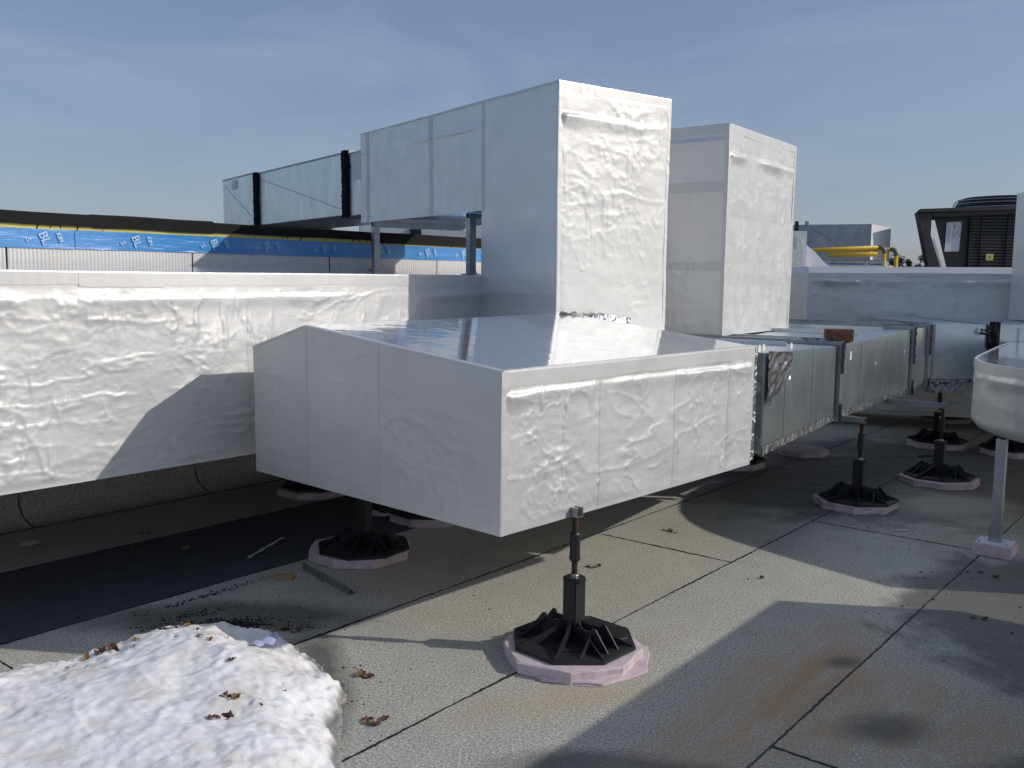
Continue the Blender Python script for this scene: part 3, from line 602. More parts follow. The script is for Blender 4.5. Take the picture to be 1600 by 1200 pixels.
def flange(p, zt, w=.045, out=.028):
    p3 = V(*p, 0); d3 = V(*tdir, 0); n3 = V(*tn, 0); m = MB()
    m.add(*obox(p3+n3*(-.002)-d3*w/2+Z*.61, n3*out, d3*w, Z*(zt+.03-.61)))
    m.add(*obox(p3-n3*(TW-.002)-d3*w/2+Z*(zt-.002), n3*TW, d3*w, Z*.032)); m.build('flange', 'galv_dark', tr, bevel=.003)
    # black sealant at the top corner and the foot
    def seal(o, e1, e2, seed):
        v, f = crumple(o, o+e1, unit(e2), np.linalg.norm(e2), .010, seed, .01, np.cross(unit(e1), unit(e2)), .004); return v, f
    r = int(p[0]*100)
    MB().add(*crumple(p3+n3*(out+.001)-d3*(w*.9)+Z*(zt-.20-.05*(r % 3)), p3+n3*(out+.001)+d3*(w*.55)+Z*(zt-.20-.05*(r % 3)), Z, .225+.05*(r % 3), .007, r, .009, n3, .004)).build('sealant', 'sealant', tr, True)
    MB().add(*crumple(p3+n3*(out+.001)-d3*(w*.6)+Z*.61, p3+n3*(out+.001)+d3*(w*.5)+Z*.61, Z, .13, .007, r+3, .009, n3, .004)).build('sealant', 'sealant', tr, True)
    MB().add(*crumple(p3+n3*out-d3*(w*.9)+Z*(zt+.032), p3-n3*.26-d3*(w*.9)+Z*(zt+.032), d3, w*1.6, .007, r+5, .009, Z, .004)).build('sealant', 'sealant', tr, True)
flange((F[1]+F[2])/2, 1.155); flange((F[3]+F[4])/2, 1.19); flange(F[5]+tdir*.02, 1.20)
for (i, j) in ((0, 1), (2, 3)):
    p, q_ = V(*F[i], .628), V(*F[j], .628); n3 = V(*tn, 0)
    m = MB(); m.add(*crumple(p+n3*.003, q_+n3*.003, Z, .05, .005, 40+i, .014, n3, .003)); m.build('foil_tape', 'shiny_foil', tr)
    for s in (.25, .62):
        b = p+(q_-p)*s; MB().add(*obox(b+n3*.0005+Z*.02, unit(q_-p)*.012, n3*.003, Z*(ztop[i]-.66))).build('standing_seam', 'galv', tr, bevel=.0015)
n3 = V(*tn, 0); d3 = V(*tdir, 0)
for k_, (ii, s, zz, sz) in enumerate(((2, .10, 1.03, .07), (2, .45, .95, .03), (2, .62, .97, .025), (2, .9, .99, .03), (2, .93, 1.02, .02))):
    b = V(*F[ii], 0)+V(*(F[ii+1]-F[ii]), 0)*s+Z*zz; MB().add([b+n3*.002, b+d3*sz*.6+n3*.003+Z*.008, b+d3*sz*.65+n3*.002+Z*sz, b+d3*.005+n3*.004+Z*sz*.9], [(0, 1, 2, 3)]).build('tape_scrap', 'white_scrap', tr)
# cross joints and stiffeners on the trunk's top
for s in (1.1, 1.9, 2.75, 3.4):
    b = V(*F[0], 0)+d3*s-n3*(TW-.01); zz = np.interp(s, [0, 1.6, 3.6], [1.205, 1.157, 1.19])
    MB().add(*obox(b+Z*(zz-.001), n3*(TW-.30), d3*.03, Z*.028)).build('top_joint', 'galv', tr, bevel=.003)
# washers and pins on the first section
for s, nn in ((.02, .10), (.06, .06), (.20, .09), (.62, .08)):
    b = V(*F[0], 0)+d3*s-n3*nn+Z*(1.205-.03*s)
    MB().add(*tube([b+Z*.022-n3*.001, b+Z*.022+n3*.004], .021, 14)).build('pin_washer', 'white_scrap', tr)

# crumpled foil where the trunk turns
tf = thing('galvanised_branch_duct', (5, 8.6, .64), 'galvanised branch duct running right from the end of the trunk', 'duct')
bz = 1.225; bx = [3.86, 4.34, 4.42, 8.6]
for x0_, x1_ in ((bx[0], bx[1]), (bx[2], bx[3])):
    MB().add(*obox((x0_, 8.36, .63), (x1_-x0_, -.02*(x1_-x0_), 0), (0, 1.6, 0), Z*(bz-.63))).build('section', 'galv' if x0_ < 4 else 'galv_pale', tf, bevel=.005)
MB().add(*obox((4.35, 8.325, .60), (.06, 0, 0), (0, .04, 0), Z*(bz+.03-.60))).build('flange', 'galv_dark', tf, bevel=.003)
sl2 = lambda m: m.build('sealant', 'sealant', tf, True)
sl2(MB().add(*crumple((4.33, 8.323, bz-.22), (4.43, 8.323, bz-.22), Z, .25, .008, 71, .009, (0, -1, 0), .004))); sl2(MB().add(*crumple((4.33, 8.323, .60), (4.42, 8.323, .60), Z, .22, .008, 72, .009, (0, -1, 0), .004))); sl2(MB().add(*tube([(4.26, 8.31, 1.19), (4.24, 8.30, 1.15), (4.30, 8.30, 1.14), (4.33, 8.31, 1.18)], .011, 6)))
MB().add(*obox((4.62, 8.331, .65), (.012, 0, 0), (0, .004, 0), Z*.55)).build('standing_seam', 'galv_pale', tf)
v, f = crumple((3.84, 8.34, .60), (4.34, 8.34, .60), Z, .12, .022, 77, .018, (0, -1, 0), .0); obj('foil_wrap', v, f, 'scrim', tf)
v, f = crumple((4.42, 8.32, .60), (4.75, 8.32, .60), Z, .11, .022, 78, .018, (0, -1, 0), .0); obj('foil_wrap', v, f, 'scrim', tf)

# grey plastic film taped over the corner of the trunk
b0 = V(*F[0], 0)+n3*.006+d3*.03
hp = lambda x, y, X, Y: .004+.014*crease(x*3+y*4, y*9-x*7, 3, 5)+.006*(fbm(x*9, y*9, 4)-.4)
a_, b_, c_, d_ = b0+Z*.90, b0+d3*.34+Z*1.04, b0+d3*.36+Z*1.19, b0+Z*1.215
v, f = face4(a_, b_, c_, d_, .011, hp, (-1, -.5)); pf = obj('plastic_film', v, f, 'plastic_sheet', None, True); tag(pf, 'dark crinkled plastic film hanging at the start of the galvanised trunk', 'plastic film')

# brick on the trunk
def brick_mesh():
    bm = bmesh.new(); bmesh.ops.create_cube(bm, size=1); bmesh.ops.scale(bm, vec=(.20, .10, .09), verts=bm.verts)
    bmesh.ops.subdivide_edges(bm, edges=bm.edges, cuts=6, use_grid_fill=True); r = random.Random(3)
    for v in bm.verts:
        q = Vector((v.co.x/.1, v.co.y/.05, v.co.z/.045)); k = sum(abs(t) > .98 for t in q)
        v.co *= 1-.03*(k == 2)-.06*(k == 3); v.co += Vector((r.uniform(-1, 1), r.uniform(-1, 1), r.uniform(-1, 1)))*.0016
    me = bpy.data.meshes.new('brick'); bm.to_mesh(me); bm.free(); me.materials.append(M['brick']); return me
bk = bpy.data.objects.new('brick', brick_mesh()); col.objects.link(bk); bk.location = (2.42, 6.79, 1.2); bk.rotation_euler = (0, 0, R(48)); tag(bk, 'red clay brick lying on top of the galvanised trunk', 'brick')
bk.location.z = 1.163+.045+.001; bk.rotation_euler.z = R(-8)

# ---- 7. rounded wrapped elbow at the right edge
el = thing('wrapped_elbow_duct', (3.6, 6, .60), 'white wrapped duct elbow with rounded nose at the right edge', 'duct')
ctrl = [(4.52, 8.30), (4.10, 7.72), (3.70, 7.12), (3.42, 6.71), (3.27, 6.45), (3.18, 6.20), (3.14, 5.95), (3.15, 5.72), (3.22, 5.48), (3.34, 5.26), (3.50, 5.03), (3.72, 4.72), (3.98, 4.40)]
def resample(p, step):
    p = np.array(p); d = np.r_[0, np.cumsum(np.linalg.norm(np.diff(p, axis=0), axis=1))]; t = np.arange(0, d[-1], step); 
    q = np.c_[np.interp(t, d, p[:, 0]), np.interp(t, d, p[:, 1])]
    for _ in range(6): q[1:-1] = (q[:-2]+2*q[1:-1]+q[2:])/4
    return q
out = resample(ctrl, .02); ez0, ez1 = .60, 1.07; k = len(out); nv = 36
tg = np.gradient(out, axis=0); tg /= np.linalg.norm(tg, axis=1)[:, None]; nr = np.c_[tg[:, 1], -tg[:, 0]]
if nr[k//2, 0] > 0: nr = -nr
xs = np.arange(k)*.02; zz = np.linspace(0, ez1-ez0, nv+1); X_, Y_ = np.meshgrid(xs, zz, indexing='ij')
dd = wrinkles(1.0, 44, seam=.7, bulge=.014, bulge_y=.09, stars=5, blisters=5)(X_, Y_, xs[-1], ez1-ez0)*sstep(.01, .05, Y_)*sstep(.05, .08, ez1-ez0-Y_)
rb = np.where(Y_ < .07, -(.07-np.sqrt(np.maximum(0, .07**2-(.07-Y_)**2))), 0)     # rounded lower edge
dd = dd+rb
Pp = np.zeros((k, nv+1, 3)); Pp[..., 0] = out[:, 0][:, None]+nr[:, 0][:, None]*dd; Pp[..., 1] = out[:, 1][:, None]+nr[:, 1][:, None]*dd; Pp[..., 2] = ez0+Y_
idx = np.arange(k*(nv+1)).reshape(k, nv+1)
obj('side_jacket', Pp.reshape(-1, 3), np.stack([idx[:-1, :-1], idx[1:, :-1], idx[1:, 1:], idx[:-1, 1:]], -1).reshape(-1, 4).tolist(), 'foil', el, True)
inner = [(5.2, 5.5), (5.0, 5.9), (4.95, 6.4), (5.2, 6.9), (5.75, 7.75), (5.9, 8.28)]
poly = [tuple(p) for p in out[::4]]+[(4.7, 4.9)]+inner
MB().add([(x, y, ez1) for x, y in poly], [tuple(range(len(poly)))]).build('top_jacket', 'foil_top', el)
pol2 = [tuple(p-q*.065) for p, q in zip(out[::4], nr[::4])]+[(4.7, 4.9)]+inner
MB().add([(x, y, ez0+.001) for x, y in pol2], [tuple(range(len(pol2)))[::-1]]).build('bottom_jacket', 'foil_flat', el)
inn = inner[::-1]; m = MB(); pp = [tuple(out[-1]), (4.7, 4.9)]+inner+[tuple(out[0])]
for p, q in zip(pp[:-1], pp[1:]): m.add([(p[0], p[1], ez0), (q[0], q[1], ez0), (q[0], q[1], ez1), (p[0], p[1], ez1)], [(0, 1, 2, 3)])
m.build('rear_jacket', 'foil_flat', el)
v = []; f = []
for p, q in zip(out, nr): v += [(p[0]+q[0]*.0045, p[1]+q[1]*.0045, ez1-.055), (p[0]+q[0]*.005, p[1]+q[1]*.005, ez1), (p[0], p[1], ez1+.004), (p[0]-q[0]*.02, p[1]-q[1]*.02, ez1+.003)]
for i in range(k-1):
    for j in range(3): f.append((i*4+j, i*4+4+j, i*4+5+j, i*4+1+j))
obj('edge_tape', v, f, 'tape', el)
# the run it belongs to, right of the picture, whose shadow lies across the roof
rr = thing('wrapped_duct_end', (3.8, 3.2, .6), 'white wrapped duct just outside the right edge, shading the roof', 'duct')
o_ = V(3.31, 4.19, .6); ad = unit(V(1.08, 1.36, 0)); nd = V(ad[1], -ad[0], 0)
MB().add(*obox(o_-ad*3.2, ad*3.2, nd*1.9, Z*.47)).build('jacket', 'foil', rr, bevel=.006)
v, f = tape_edge(o_-ad*3.2+Z*.47, o_+Z*.47, -Z, nd, .06, .03, seed=60); obj('edge_tape', v, f, 'tape', rr)
for q in (.5, 2.5):
    for s in (.25, 1.5):
        b = o_-ad*q+nd*s; b[2] = 0; channel(b, Z, .6).build('leg', 'strut', rr)

# ---- 8. far wrapped duct, third riser
fd = thing('wrapped_duct_run', (4.5, 10.2, .8), 'shaded white wrapped duct crossing behind the galvanised ducts at right', 'duct')
fa, fb = V(3.30, 10.3, .15), V(7.6, 9.10, .15)  # lower part added: carried down near the roof to hide and shade sunlit ground
v, f = face(fa, fb, H=1.55, res=.016, laps=[('v', 1.0, 1.06, fd), ('v', 1.9, 1.96, fd)], h=wrinkles(2.2, 51, seam=None, bulge=.02, bulge_y=.08, stars=8, blisters=0), out=unit(np.cross(fb-fa, Z))); obj('side_jacket', v, f, 'foil', fd, True)
fn = unit(np.cross(Z, fb-fa)); fc = V(2.5, 11.4, .15)
v, f = face(fc, fa, H=1.55, res=.02, h=wrinkles(1.3, 52, seam=None, stars=4), out=unit(np.cross(fa-fc, Z))); obj('end_jacket', v, f, 'foil', fd, True)
t_ = Z*1.55; t2_ = Z*1.62
MB().add([fa+t_, fb+t_, fb+fn*.10+t2_, fa+fn*.10+t2_], [(0, 1, 2, 3)]).build('edge_tape', 'tape', fd)
MB().add([fa+fn*.10+t2_, fb+fn*.10+t2_, fb+fn*1.4+t2_, fc+fn*.4+t2_, fc+t_, fa+t_], [(0, 1, 2, 3), (0, 3, 4, 5)]).build('top_jacket', 'foil_top', fd)
MB().add([fa, fb, fb+fn*1.4, fc+fn*.4, fc, fb+t_, fb+fn*1.4+t2_, fb+fn*.1+t2_, fc+fn*.4+t2_], [(0, 4, 3, 2, 1), (1, 2, 6, 7, 5), (2, 3, 8, 6)]).build('rear_jacket', 'foil_flat', fd)
for p in ((3.6, 10.7), (5.6, 10.2)): channel((*p, 0), Z, .15, .06, .06, .005).build('leg', 'strut', fd)

t3 = thing('wrapped_riser_duct', (5.5, 8.9, 1.23), 'white wrapped riser cut off by the right edge of the picture', 'duct')
p0 = V(5.02, 8.62, 1.235); e1 = unit(V(.74, -.10, 0)); e2 = unit(V(.10, .74, 0))
v, f = face(p0, p0+e1*.9, H=1.28, res=.02, h=wrinkles(.7, 57, seam=None, hseam=[.6], bulge=.014, stars=2), out=-e2); obj('front_jacket', v, f, 'foil', t3, True)
q = [p0+e1*.9, p0+e1*.9+e2*.9, p0+e2*.9, p0]; q = q+[x+Z*1.28 for x in q]
MB().add(q, [(0, 1, 5, 4), (1, 2, 6, 5), (2, 3, 7, 6), (4, 5, 6, 7)]).build('rear_jacket', 'foil_flat', t3)
v, f = tape_edge(p0, p0+Z*1.28, e1, e2, .04, .04, seed=63); obj('edge_tape', v, f, 'tape', t3)

# small wrapped box, round cowl and sloped boot behind the second riser
sb = thing('wrapped_plenum', (3.3, 10.9, 1.75), 'small white wrapped plenum peeking out right of the second riser', 'duct')
v, f = face((2.7, 10.85, 1.76), (3.44, 10.85, 1.76), H=.43, res=.02, h=wrinkles(1.6, 66, seam=None, stars=6), out=(0, -1, 0)); obj('front_jacket', v, f, 'foil', sb, True)
q = [(2.7, 10.85, 1.76), (3.44, 10.85, 1.76), (3.44, 11.6, 1.76), (2.7, 11.6, 1.76)]; q = q+[(x, y, 2.19) for x, y, z in q]
MB().add(q, [(1, 2, 6, 5), (2, 3, 7, 6), (3, 0, 4, 7), (4, 5, 6, 7)]).build('rear_jacket', 'foil_flat', sb)
v, f = prism([(3.45, 1.765), (3.78, 1.765), (3.70, 1.82), (3.58, 1.95), (3.45, 2.05)], 10.95, 11.5); v = [(p[0], p[2], p[1]) for p in v]; MB().add(v, f).build('boot', 'white_paint', sb, bevel=.01)
rc = thing('round_cowl', (3.15, 11.6, 2.1), 'pale rounded cowl edge showing behind the second riser', 'cowl')
v = []; f = []; m = MB(); arc = [(3.05+.40*math.cos(t), 2.22+.42*math.sin(t)) for t in np.linspace(-.4, math.pi+.4, 28)]
v, f = prism(arc, 11.5, 12.1); m.add([(p[0], p[2], p[1]) for p in v], f); m.build('hood', 'white_paint', rc, bevel=.015)
MB().add(*cbox((3.05, 11.8, 1.0), .6, .5, 2.0)).build('curb', 'galv', rc, bevel=.01)

# far galvanised duct with bright end
fg = thing('galvanised_duct_run', (5.4, 16.5, 1.7), 'dull galvanised duct with a bright end panel beyond the gas pipes', 'duct')
MB().add(*obox((3.6, 16.9, 1.98), (2.57, -.9, 0), (.64, .75, 0), Z*.62)).build('section', 'galv_dark', fg, bevel=.006)
MB().add(*obox((6.175, 15.995, 1.985), (.004, 0, 0), (.64, .75, 0), Z*.61)).build('end_panel', 'white_paint', fg)
for x_ in (4.98, 5.14): MB().add(*obox((x_, 16.9-.35*(x_-3.6)-.04, 1.94), (.05, -.017, 0), (0, .05, 0), Z*.72)).build('flange', 'galv_dark' if x_ > 5 else 'unit', fg, bevel=.004)
for a_, b_ in (((5.25, 2.56), (5.68, 2.24)), ((6.12, 2.56), (5.80, 2.30))):
    MB().add(*tube([(a_[0], 16.9-.35*(a_[0]-3.6)-.004, a_[1]), (b_[0], 16.9-.35*(b_[0]-3.6)-.004, b_[1])], .008, 4)).build('cross_break', 'galv', fg)
for x_ in (4.2, 5.9): MB().add(*cbox((x_, 16.9, 1.), .08, .08, 1.97)).build('leg', 'strut', fg)

# gas pipes
def gas(name, path, label, r=.027):
    t = thing(name, path[0], label, 'pipe', 'yellow gas pipes'); path = [V(*p) for p in path]
    for i, (p, q) in enumerate(zip(path[:-1], path[1:])):
        d = unit(q-p); MB().add(*tube([p+d*(.05 if i else 0), q-d*(.05 if i < len(path)-2 else 0)], r, 12)).build('pipe', 'yellow_pipe', t, True)
    for i in range(1, len(path)-1):
        a_, b_ = unit(path[i-1]-path[i]), unit(path[i+1]-path[i]); pts = [path[i]+a_*.085*(1-s)**2+b_*.085*s**2 for s in np.linspace(0, 1, 8)]
        MB().add(*tube(pts, r*1.25, 12)).build('elbow_fitting', 'pipe_elbow', t, True)
    return t
gas('gas_pipe', [(3.7, 13.3, 2.02), (5.22, 13., 2.095), (5.22, 13., 0)], 'front yellow gas pipe with elbow turning down beside the far duct')
gas('gas_pipe', [(4.3, 14.2, 2.07), (5.43, 13.1, 2.065), (5.43, 13.1, 0)], 'yellow gas pipe whose downward elbow is farthest to the right')
gas('gas_pipe', [(4.45, 13.05, 1.975), (5.02, 12.75, 1.985)], 'short thick lower yellow gas pipe under the other two', .03)
ps = thing('pipe_support', (4.4, 12.9, 0), 'low metal rack under the yellow gas pipes', 'rack')
MB().add(*cbox((4.45, 12.95, 1.88), 1.5, .06, .04)).build('rail', 'strut', ps); 
for x_ in (3.8, 4.4, 4.95): MB().add(*cbox((x_, 12.95, .93), .05, .05, 1.86)).build('leg', 'strut', ps)
MB().add(*cbox((4.55, 12.95, 1.80), 1.2, .4, .08)).build('tray', 'galv_pale', ps, bevel=.005)

# condenser
CSH = lambda v: [(p[0]+.5*(p[1]-16.0), p[1], p[2]) for p in v]
cu = thing('condenser_unit', (8.4, 16.4, 0), 'dark slatted condenser unit with fan on top at the right', 'condenser')
y0, y1 = 16.0, 18.0
m = MB(); pts = [(6.95, 2.80), (7.20, 2.80), (7.20, 2.42), (7.52, 1.55), (7.40, 1.55), (7.27, 1.55)]
v, f = prism(pts, y0-.02, y0+.12); m.add([(p[0], p[2], p[1]) for p in v], f); m.build('wing_panel', 'unit', cu, bevel=.006)
v, f = prism([(7.24, 2.73), (10.0, 2.86), (9.7, 1.5), (7.62, 1.5)], y0+.10, y1); MB().add(CSH([(p[0], p[2], p[1]) for p in v]), f).build('cabinet', 'unit', cu, bevel=.01)
v, f = prism([(6.93, 2.80), (7.0, 2.86), (10.2, 2.99), (10.2, 2.90)], y0-.06, y1); MB().add(CSH([(p[0], p[2], p[1]) for p in v]), f).build('top_deck', 'unit', cu, bevel=.008)
v, f = prism([(7.22, 2.72), (10.0, 2.85), (10.0, 2.93), (7.22, 2.80)], y0-.03, y0+.09); MB().add(CSH([(p[0], p[2], p[1]) for p in v]), f).build('top_rail', 'unit', cu, bevel=.015)
for i in range(22):
    z_ = 1.60+i*.053; MB().add(*obox((7.93, y0+.06, z_), (1.45, 0, .0), (0, .05, 0), Z*.03)).build('louvre_slat', 'unit', cu)
for x_ in (7.90, 8.10, 8.55, 8.98): MB().add(*obox((x_, y0+.045, 1.5), (.018, 0, 0), (0, .05, 0), Z*1.24)).build('louvre_post', 'unit_black', cu)
MB().add(*obox((7.26, y0+.02, 2.36), (.03, 0, 0), (0, .02, 0), V(.30, 0, -.86))).build('brace', 'white_paint', cu)
fx, fy, fr = 8.98, 17.1, .80
MB().add(*tube([(fx, fy, 2.90), (fx, fy, 2.98), (fx, fy, 3.10), (fx, fy, 3.13)], [fr*1.02, fr, fr*.92, fr*.93], 40, False)).build('fan_shroud', 'unit_black', cu, True)
MB().add(*tube([(fx, fy, 3.12), (fx, fy, 3.16)], [fr*.93, fr*.80], 40)).build('fan_guard', 'unit_black', cu, True)
for z_, q in ((2.96, 1.06), (3.04, 1.02), (3.10, .98)):
    MB().add(*tube([(fx+fr*q*math.cos(t), fy+fr*q*math.sin(t), z_) for t in np.linspace(0, 2*math.pi, 41)], .007, 5)).build('guard_ring', 'bolt', cu, True)
for t in np.linspace(0, 2*math.pi, 17)[:-1]: MB().add(*tube([(fx+fr*1.07*math.cos(t), fy+fr*1.07*math.sin(t), 2.90), (fx+fr*.98*math.cos(t), fy+fr*.98*math.sin(t), 3.10)], .006, 5)).build('guard_rod', 'unit_black', cu)
obj('data_sheet', [(7.50, y0+.085, 2.14), (7.75, y0+.085, 2.15), (7.77, y0+.085, 2.66), (7.51, y0+.085, 2.645)], [(0, 1, 2, 3)], 'paper', cu)
obj('warning_label', [(8.20, y0+.03, 2.0), (8.33, y0+.03, 2.0), (8.33, y0+.03, 2.11), (8.20, y0+.03, 2.11)], [(0, 1, 2, 3)], 'yellow_board', cu)
MB().add(*tube([(8.265, y0+.024, 2.055), (8.265, y0+.028, 2.055)], .022, 3)).build('warning_symbol', 'marker', cu)
for x_ in (7.7, 9.5):
    for y_ in (16.2, 17.8): MB().add(*cbox((x_, y_, .75), .1, .1, 1.5)).build('leg', 'unit', cu)

# pale unit beyond the parapet, seen under the arm
pu = thing('roof_unit', (-.3, 14.5, 0), 'pale low unit beyond the parapet, seen beneath the white arm', 'unit')
MB().add(*cbox((-.6, 14.6, 1.2), 3.4, 1.6, 2.4)).build('casing', 'white_paint', pu, bevel=.02)
MB().add(*cbox((-1.45, 13.76, 2.25), .16, .10, .2)).build('vent', 'unit_black', pu, bevel=.01)

# ================================================================== STANDS
def octagon(r, rot=math.pi/8, n=8): return [(r*math.cos(rot+2*math.pi*i/n), r*math.sin(rot+2*math.pi*i/n)) for i in range(n)]
def make_stand():
    t = thing('support_stand', (0, 0, 0), '', 'stand')
    m = MB(); v, f = prism(octagon(.275), .052, .066); m.add(v, f); m.add(*prism(octagon(.17), .066, .070)); m.build('base_plate', 'black_cast', t, False, True, .003)
    m = MB()
    for i in range(8):
        a = math.pi/8+i*math.pi/4; d = V(math.cos(a), math.sin(a), 0); p = V(-d[1], d[0], 0)*.0025
        prof = [(.03, .066), (.262, .066), (.262, .072), (.12, .118), (.03, .155)]
        v = [d*x+Z*z-p for x, z in prof]+[d*x+Z*z+p for x, z in prof]; k = 5
        m.add(v, [tuple(range(k))[::-1], tuple(range(k, 2*k))]+[(j, (j+1) % k, k+(j+1) % k, k+j) for j in range(k)])
    m.build('rib', 'black_cast', t, False, True)
    for sx in (-1, 1):
        for sy in (-1, 1):
            prof = [(.035, .066), (.215, .066), (.165, .128), (.148, .150), (.130, .152), (.118, .135), (.035, .135)]
            d = V(sx, 0, 0); y_ = sy*.034; v = [d*x+Z*z+V(0, y_-.003, 0) for x, z in prof]+[d*x+Z*z+V(0, y_+.003, 0) for x, z in prof]; k = len(prof)
            m = MB(); m.add(v, [tuple(range(k))[::-1], tuple(range(k, 2*k))]+[(j, (j+1) % k, k+(j+1) % k, k+j) for j in range(k)])
            v = [V(sx*.125, y_, .13), V(sx*.125, y_+sy*.006, .13), V(sx*.165, y_+sy*.13, .069), V(sx*.165, y_+sy*.125, .066), V(sx*.12, y_, .066)]
            m.add([q for q in v]+[q+V(sx*.006, 0, 0) for q in v], [(4, 3, 2, 1, 0), (5, 6, 7, 8, 9)]+[(j, (j+1) % 5, 5+(j+1) % 5, 5+j) for j in range(5)])
            m.build('gusset', 'black_cast', t, False, True)
        cp_ = MB().add(*cbox((sx*.10, 0, .103), .085, .062, .008)).build('clamp_plate', 'black_cast', t, False, True, .002)
        m = MB(); m.add(*tube([(sx*.10, 0, .107), (sx*.10, 0, .110)], .017, 14)); m.add(*tube([(sx*.10, 0, .110), (sx*.10, 0, .121)], .010, 6)); m.build('bolt', 'bolt', cp_, False, True)
    tb_ = MB().add(*cbox((0, 0, .195), .072, .072, .26)).build('tube', 'black_cast', t, False, True, .005)
    MB().add(*prism(octagon(.052), .322, .332)).add(*prism(octagon(.044), .332, .338)).build('tube_cap', 'black_cast', tb_, False, True, .002)
    MB().add(*tube([(0, 0, .336), (0, 0, .346)], .020, 12)).add(*tube([(0, 0, .346), (0, 0, .352)], .017, 6)).build('nut', 'bolt', t, False, True)
    pts = [(0, 0, z) for z in np.linspace(.34, .602, 66)]; MB().add(*tube(pts, [.0125+.0012*(i % 2) for i in range(66)], 12)).build('threaded_rod', 'rod', t, False, True)
    m = MB(); m.add(*tube([(0, 0, .405), (0, 0, .412), (0, 0, .525), (0, 0, .532)], [.018, .0225, .0225, .018], 12)); m.add(*tube([(0, 0, .412), (0, 0, .428)], .0245, 6)); cpl = m.build('coupler', 'black_cast', t, False, True)
    MB().add(*tube([(.0, -.0215, .468), (0, -.0232, .468)], .007, 10)).build('hole', 'unit_black', cpl, False, True)
    channel((-.45, 0, .622), V(1, 0, 0), .475, .041, .041, .004, (0, 1, 0)).build('strut_channel', 'galv_dark', t, False, True)
    return t
proto = make_stand()
def copy_tree(o, parent=None):
    q = o.copy(); col.objects.link(q)
    if parent is not None: q.parent = parent
    for ch in list(o.children): copy_tree(ch, q)
    return q
spots = [((.275, 3.80), 'black octagonal support stand in front, under the near white box'),
         ((2.50, 6.46), 'black stand under the galvanised trunk, nearest to the brick'),
         ((3.46, 7.28), 'black stand on wide pink pad left of the strut post at right'),
         ((4.22, 8.95), 'black stand in shade beneath the trunk\'s last joint'),
         ((4.72, 8.55), 'black stand in deep shade next to the rounded elbow'),
         ((5.05, 10.6), 'farthest black stand, in the dark under the branch duct'),
         ((-.85, 5.16), 'black stand under the left end of the near white box'),
         ((-1.45, 6.75), 'partly hidden stand below the long left duct'),
         ((-.55, 6.02), 'partly hidden stand behind the near box\'s bottom corner'),
         ((1.95, 7.9), 'low dark stand hidden below the trunk near the puddle')]
fo = None
def foam_pad(x, y, seed, lab, r=.295, h=.052, rz=0.):
    q = np.random.default_rng(seed); pts = []
    base = octagon(r, math.pi/8+rz)
    for i in range(8):
        a, b = np.array(base[i]), np.array(base[(i+1) % 8])
        for s in (0, .22, .45, .7, .88): pts.append(a+(b-a)*s+q.normal(0, .0035, 2))
    k = len(pts); v = []
    for zz, sc in ((.0, 1.0), (.004, 1.012), (h*.5, 1.0), (h-.004, 1.008), (h, .995)):
        v += [(p[0]*sc+q.normal(0, .002), p[1]*sc+q.normal(0, .002), zz+q.normal(0, .0008)*(0 < zz < h)) for p in pts]
    f = [tuple(range(k))[::-1], tuple(range(4*k, 5*k))]
    for L_ in range(4): f += [(L_*k+i, L_*k+(i+1) % k, (L_+1)*k+(i+1) % k, (L_+1)*k+i) for i in range(k)]
    o = obj('foam_pad', v, f, 'foam', None, False, True); o.location = (x, y, .0005); o.rotation_euler = (0, 0, -TH)
    return tag(o, lab, 'foam pad', 'pink foam pads under the stands')
pad_lab = ['ragged pink foam pad under the front black stand', 'pink foam pad under the stand nearest to the brick', 'pink foam pad under the stand left of the strut post', 'pink pad under the shaded stand below the trunk\'s last joint', 'pink pad under the dark stand next to the elbow', 'pink pad under the farthest stand', 'pink foam pad beside the metal angle strip, under the left stand', 'pink pad edge visible below the long left duct', 'pink pad edge behind the near box\'s bottom corner', 'pink foam pad under the low stand near the puddle']
for i, ((x, y), lab) in enumerate(spots):
    o = proto if i == 0 else copy_tree(proto)
    o.location = (x, y, 0); o.rotation_euler = (0, 0, -TH + (R(-4) if i == 0 else R(random.uniform(-8, 8)))); tag(o, lab, 'stand', 'black support stands')
    foam_pad(x+(-.005 if i == 0 else random.uniform(-.03, .03)), y+(-.03 if i == 0 else random.uniform(-.03, .03)), i+5, pad_lab[i], .30 if i in (0, 2, 6) else .285, .050, R(11) if i == 0 else R(random.uniform(-5, 5)))
# second torn slab under the front stand
sl = foam_pad(.30, 3.76, 77, 'lower torn pink foam slab sticking out under the front stand', .30, .03, R(30)); sl.location.z = .0002; sl.scale = (1.03, 1.03, .5)
# lone foam slab
lp = foam_pad(2.72, 8.45, 90, 'flat loose pink foam slab lying in the shade by the puddle', .24, .05)

# strut post at right
bp = V(2.88, 5.30, 0)
po = thing('strut_post', bp+Z*.07, 'tall zinc strut post with square base plate under the white elbow', 'post')
MB().add(*cbox(bp+Z*.074, .19, .17, .008, N, A)).build('base_plate', 'white_paint', po, bevel=.002)
channel(bp+Z*.078, Z, .615, .055, .05, .0045, N).build('upright', 'strut', po)
MB().add(*obox(bp+Z*.078-N*.033-A*.03, N*.005, A*.06, Z*.10)).build('angle_bracket', 'strut', po, bevel=.001)
MB().add(*obox(bp+Z*.078+N*.028-A*.03, N*.005, A*.06, Z*.10)).build('angle_bracket', 'strut', po, bevel=.001)
for sx, sy in ((-1, -1), (1, -1), (1, 1), (-1, 1)): MB().add(*tube([bp+N*.075*sx+A*.066*sy+Z*.078, bp+N*.075*sx+A*.066*sy+Z*.086], .007, 6)).build('bolt', 'bolt', po)
pass
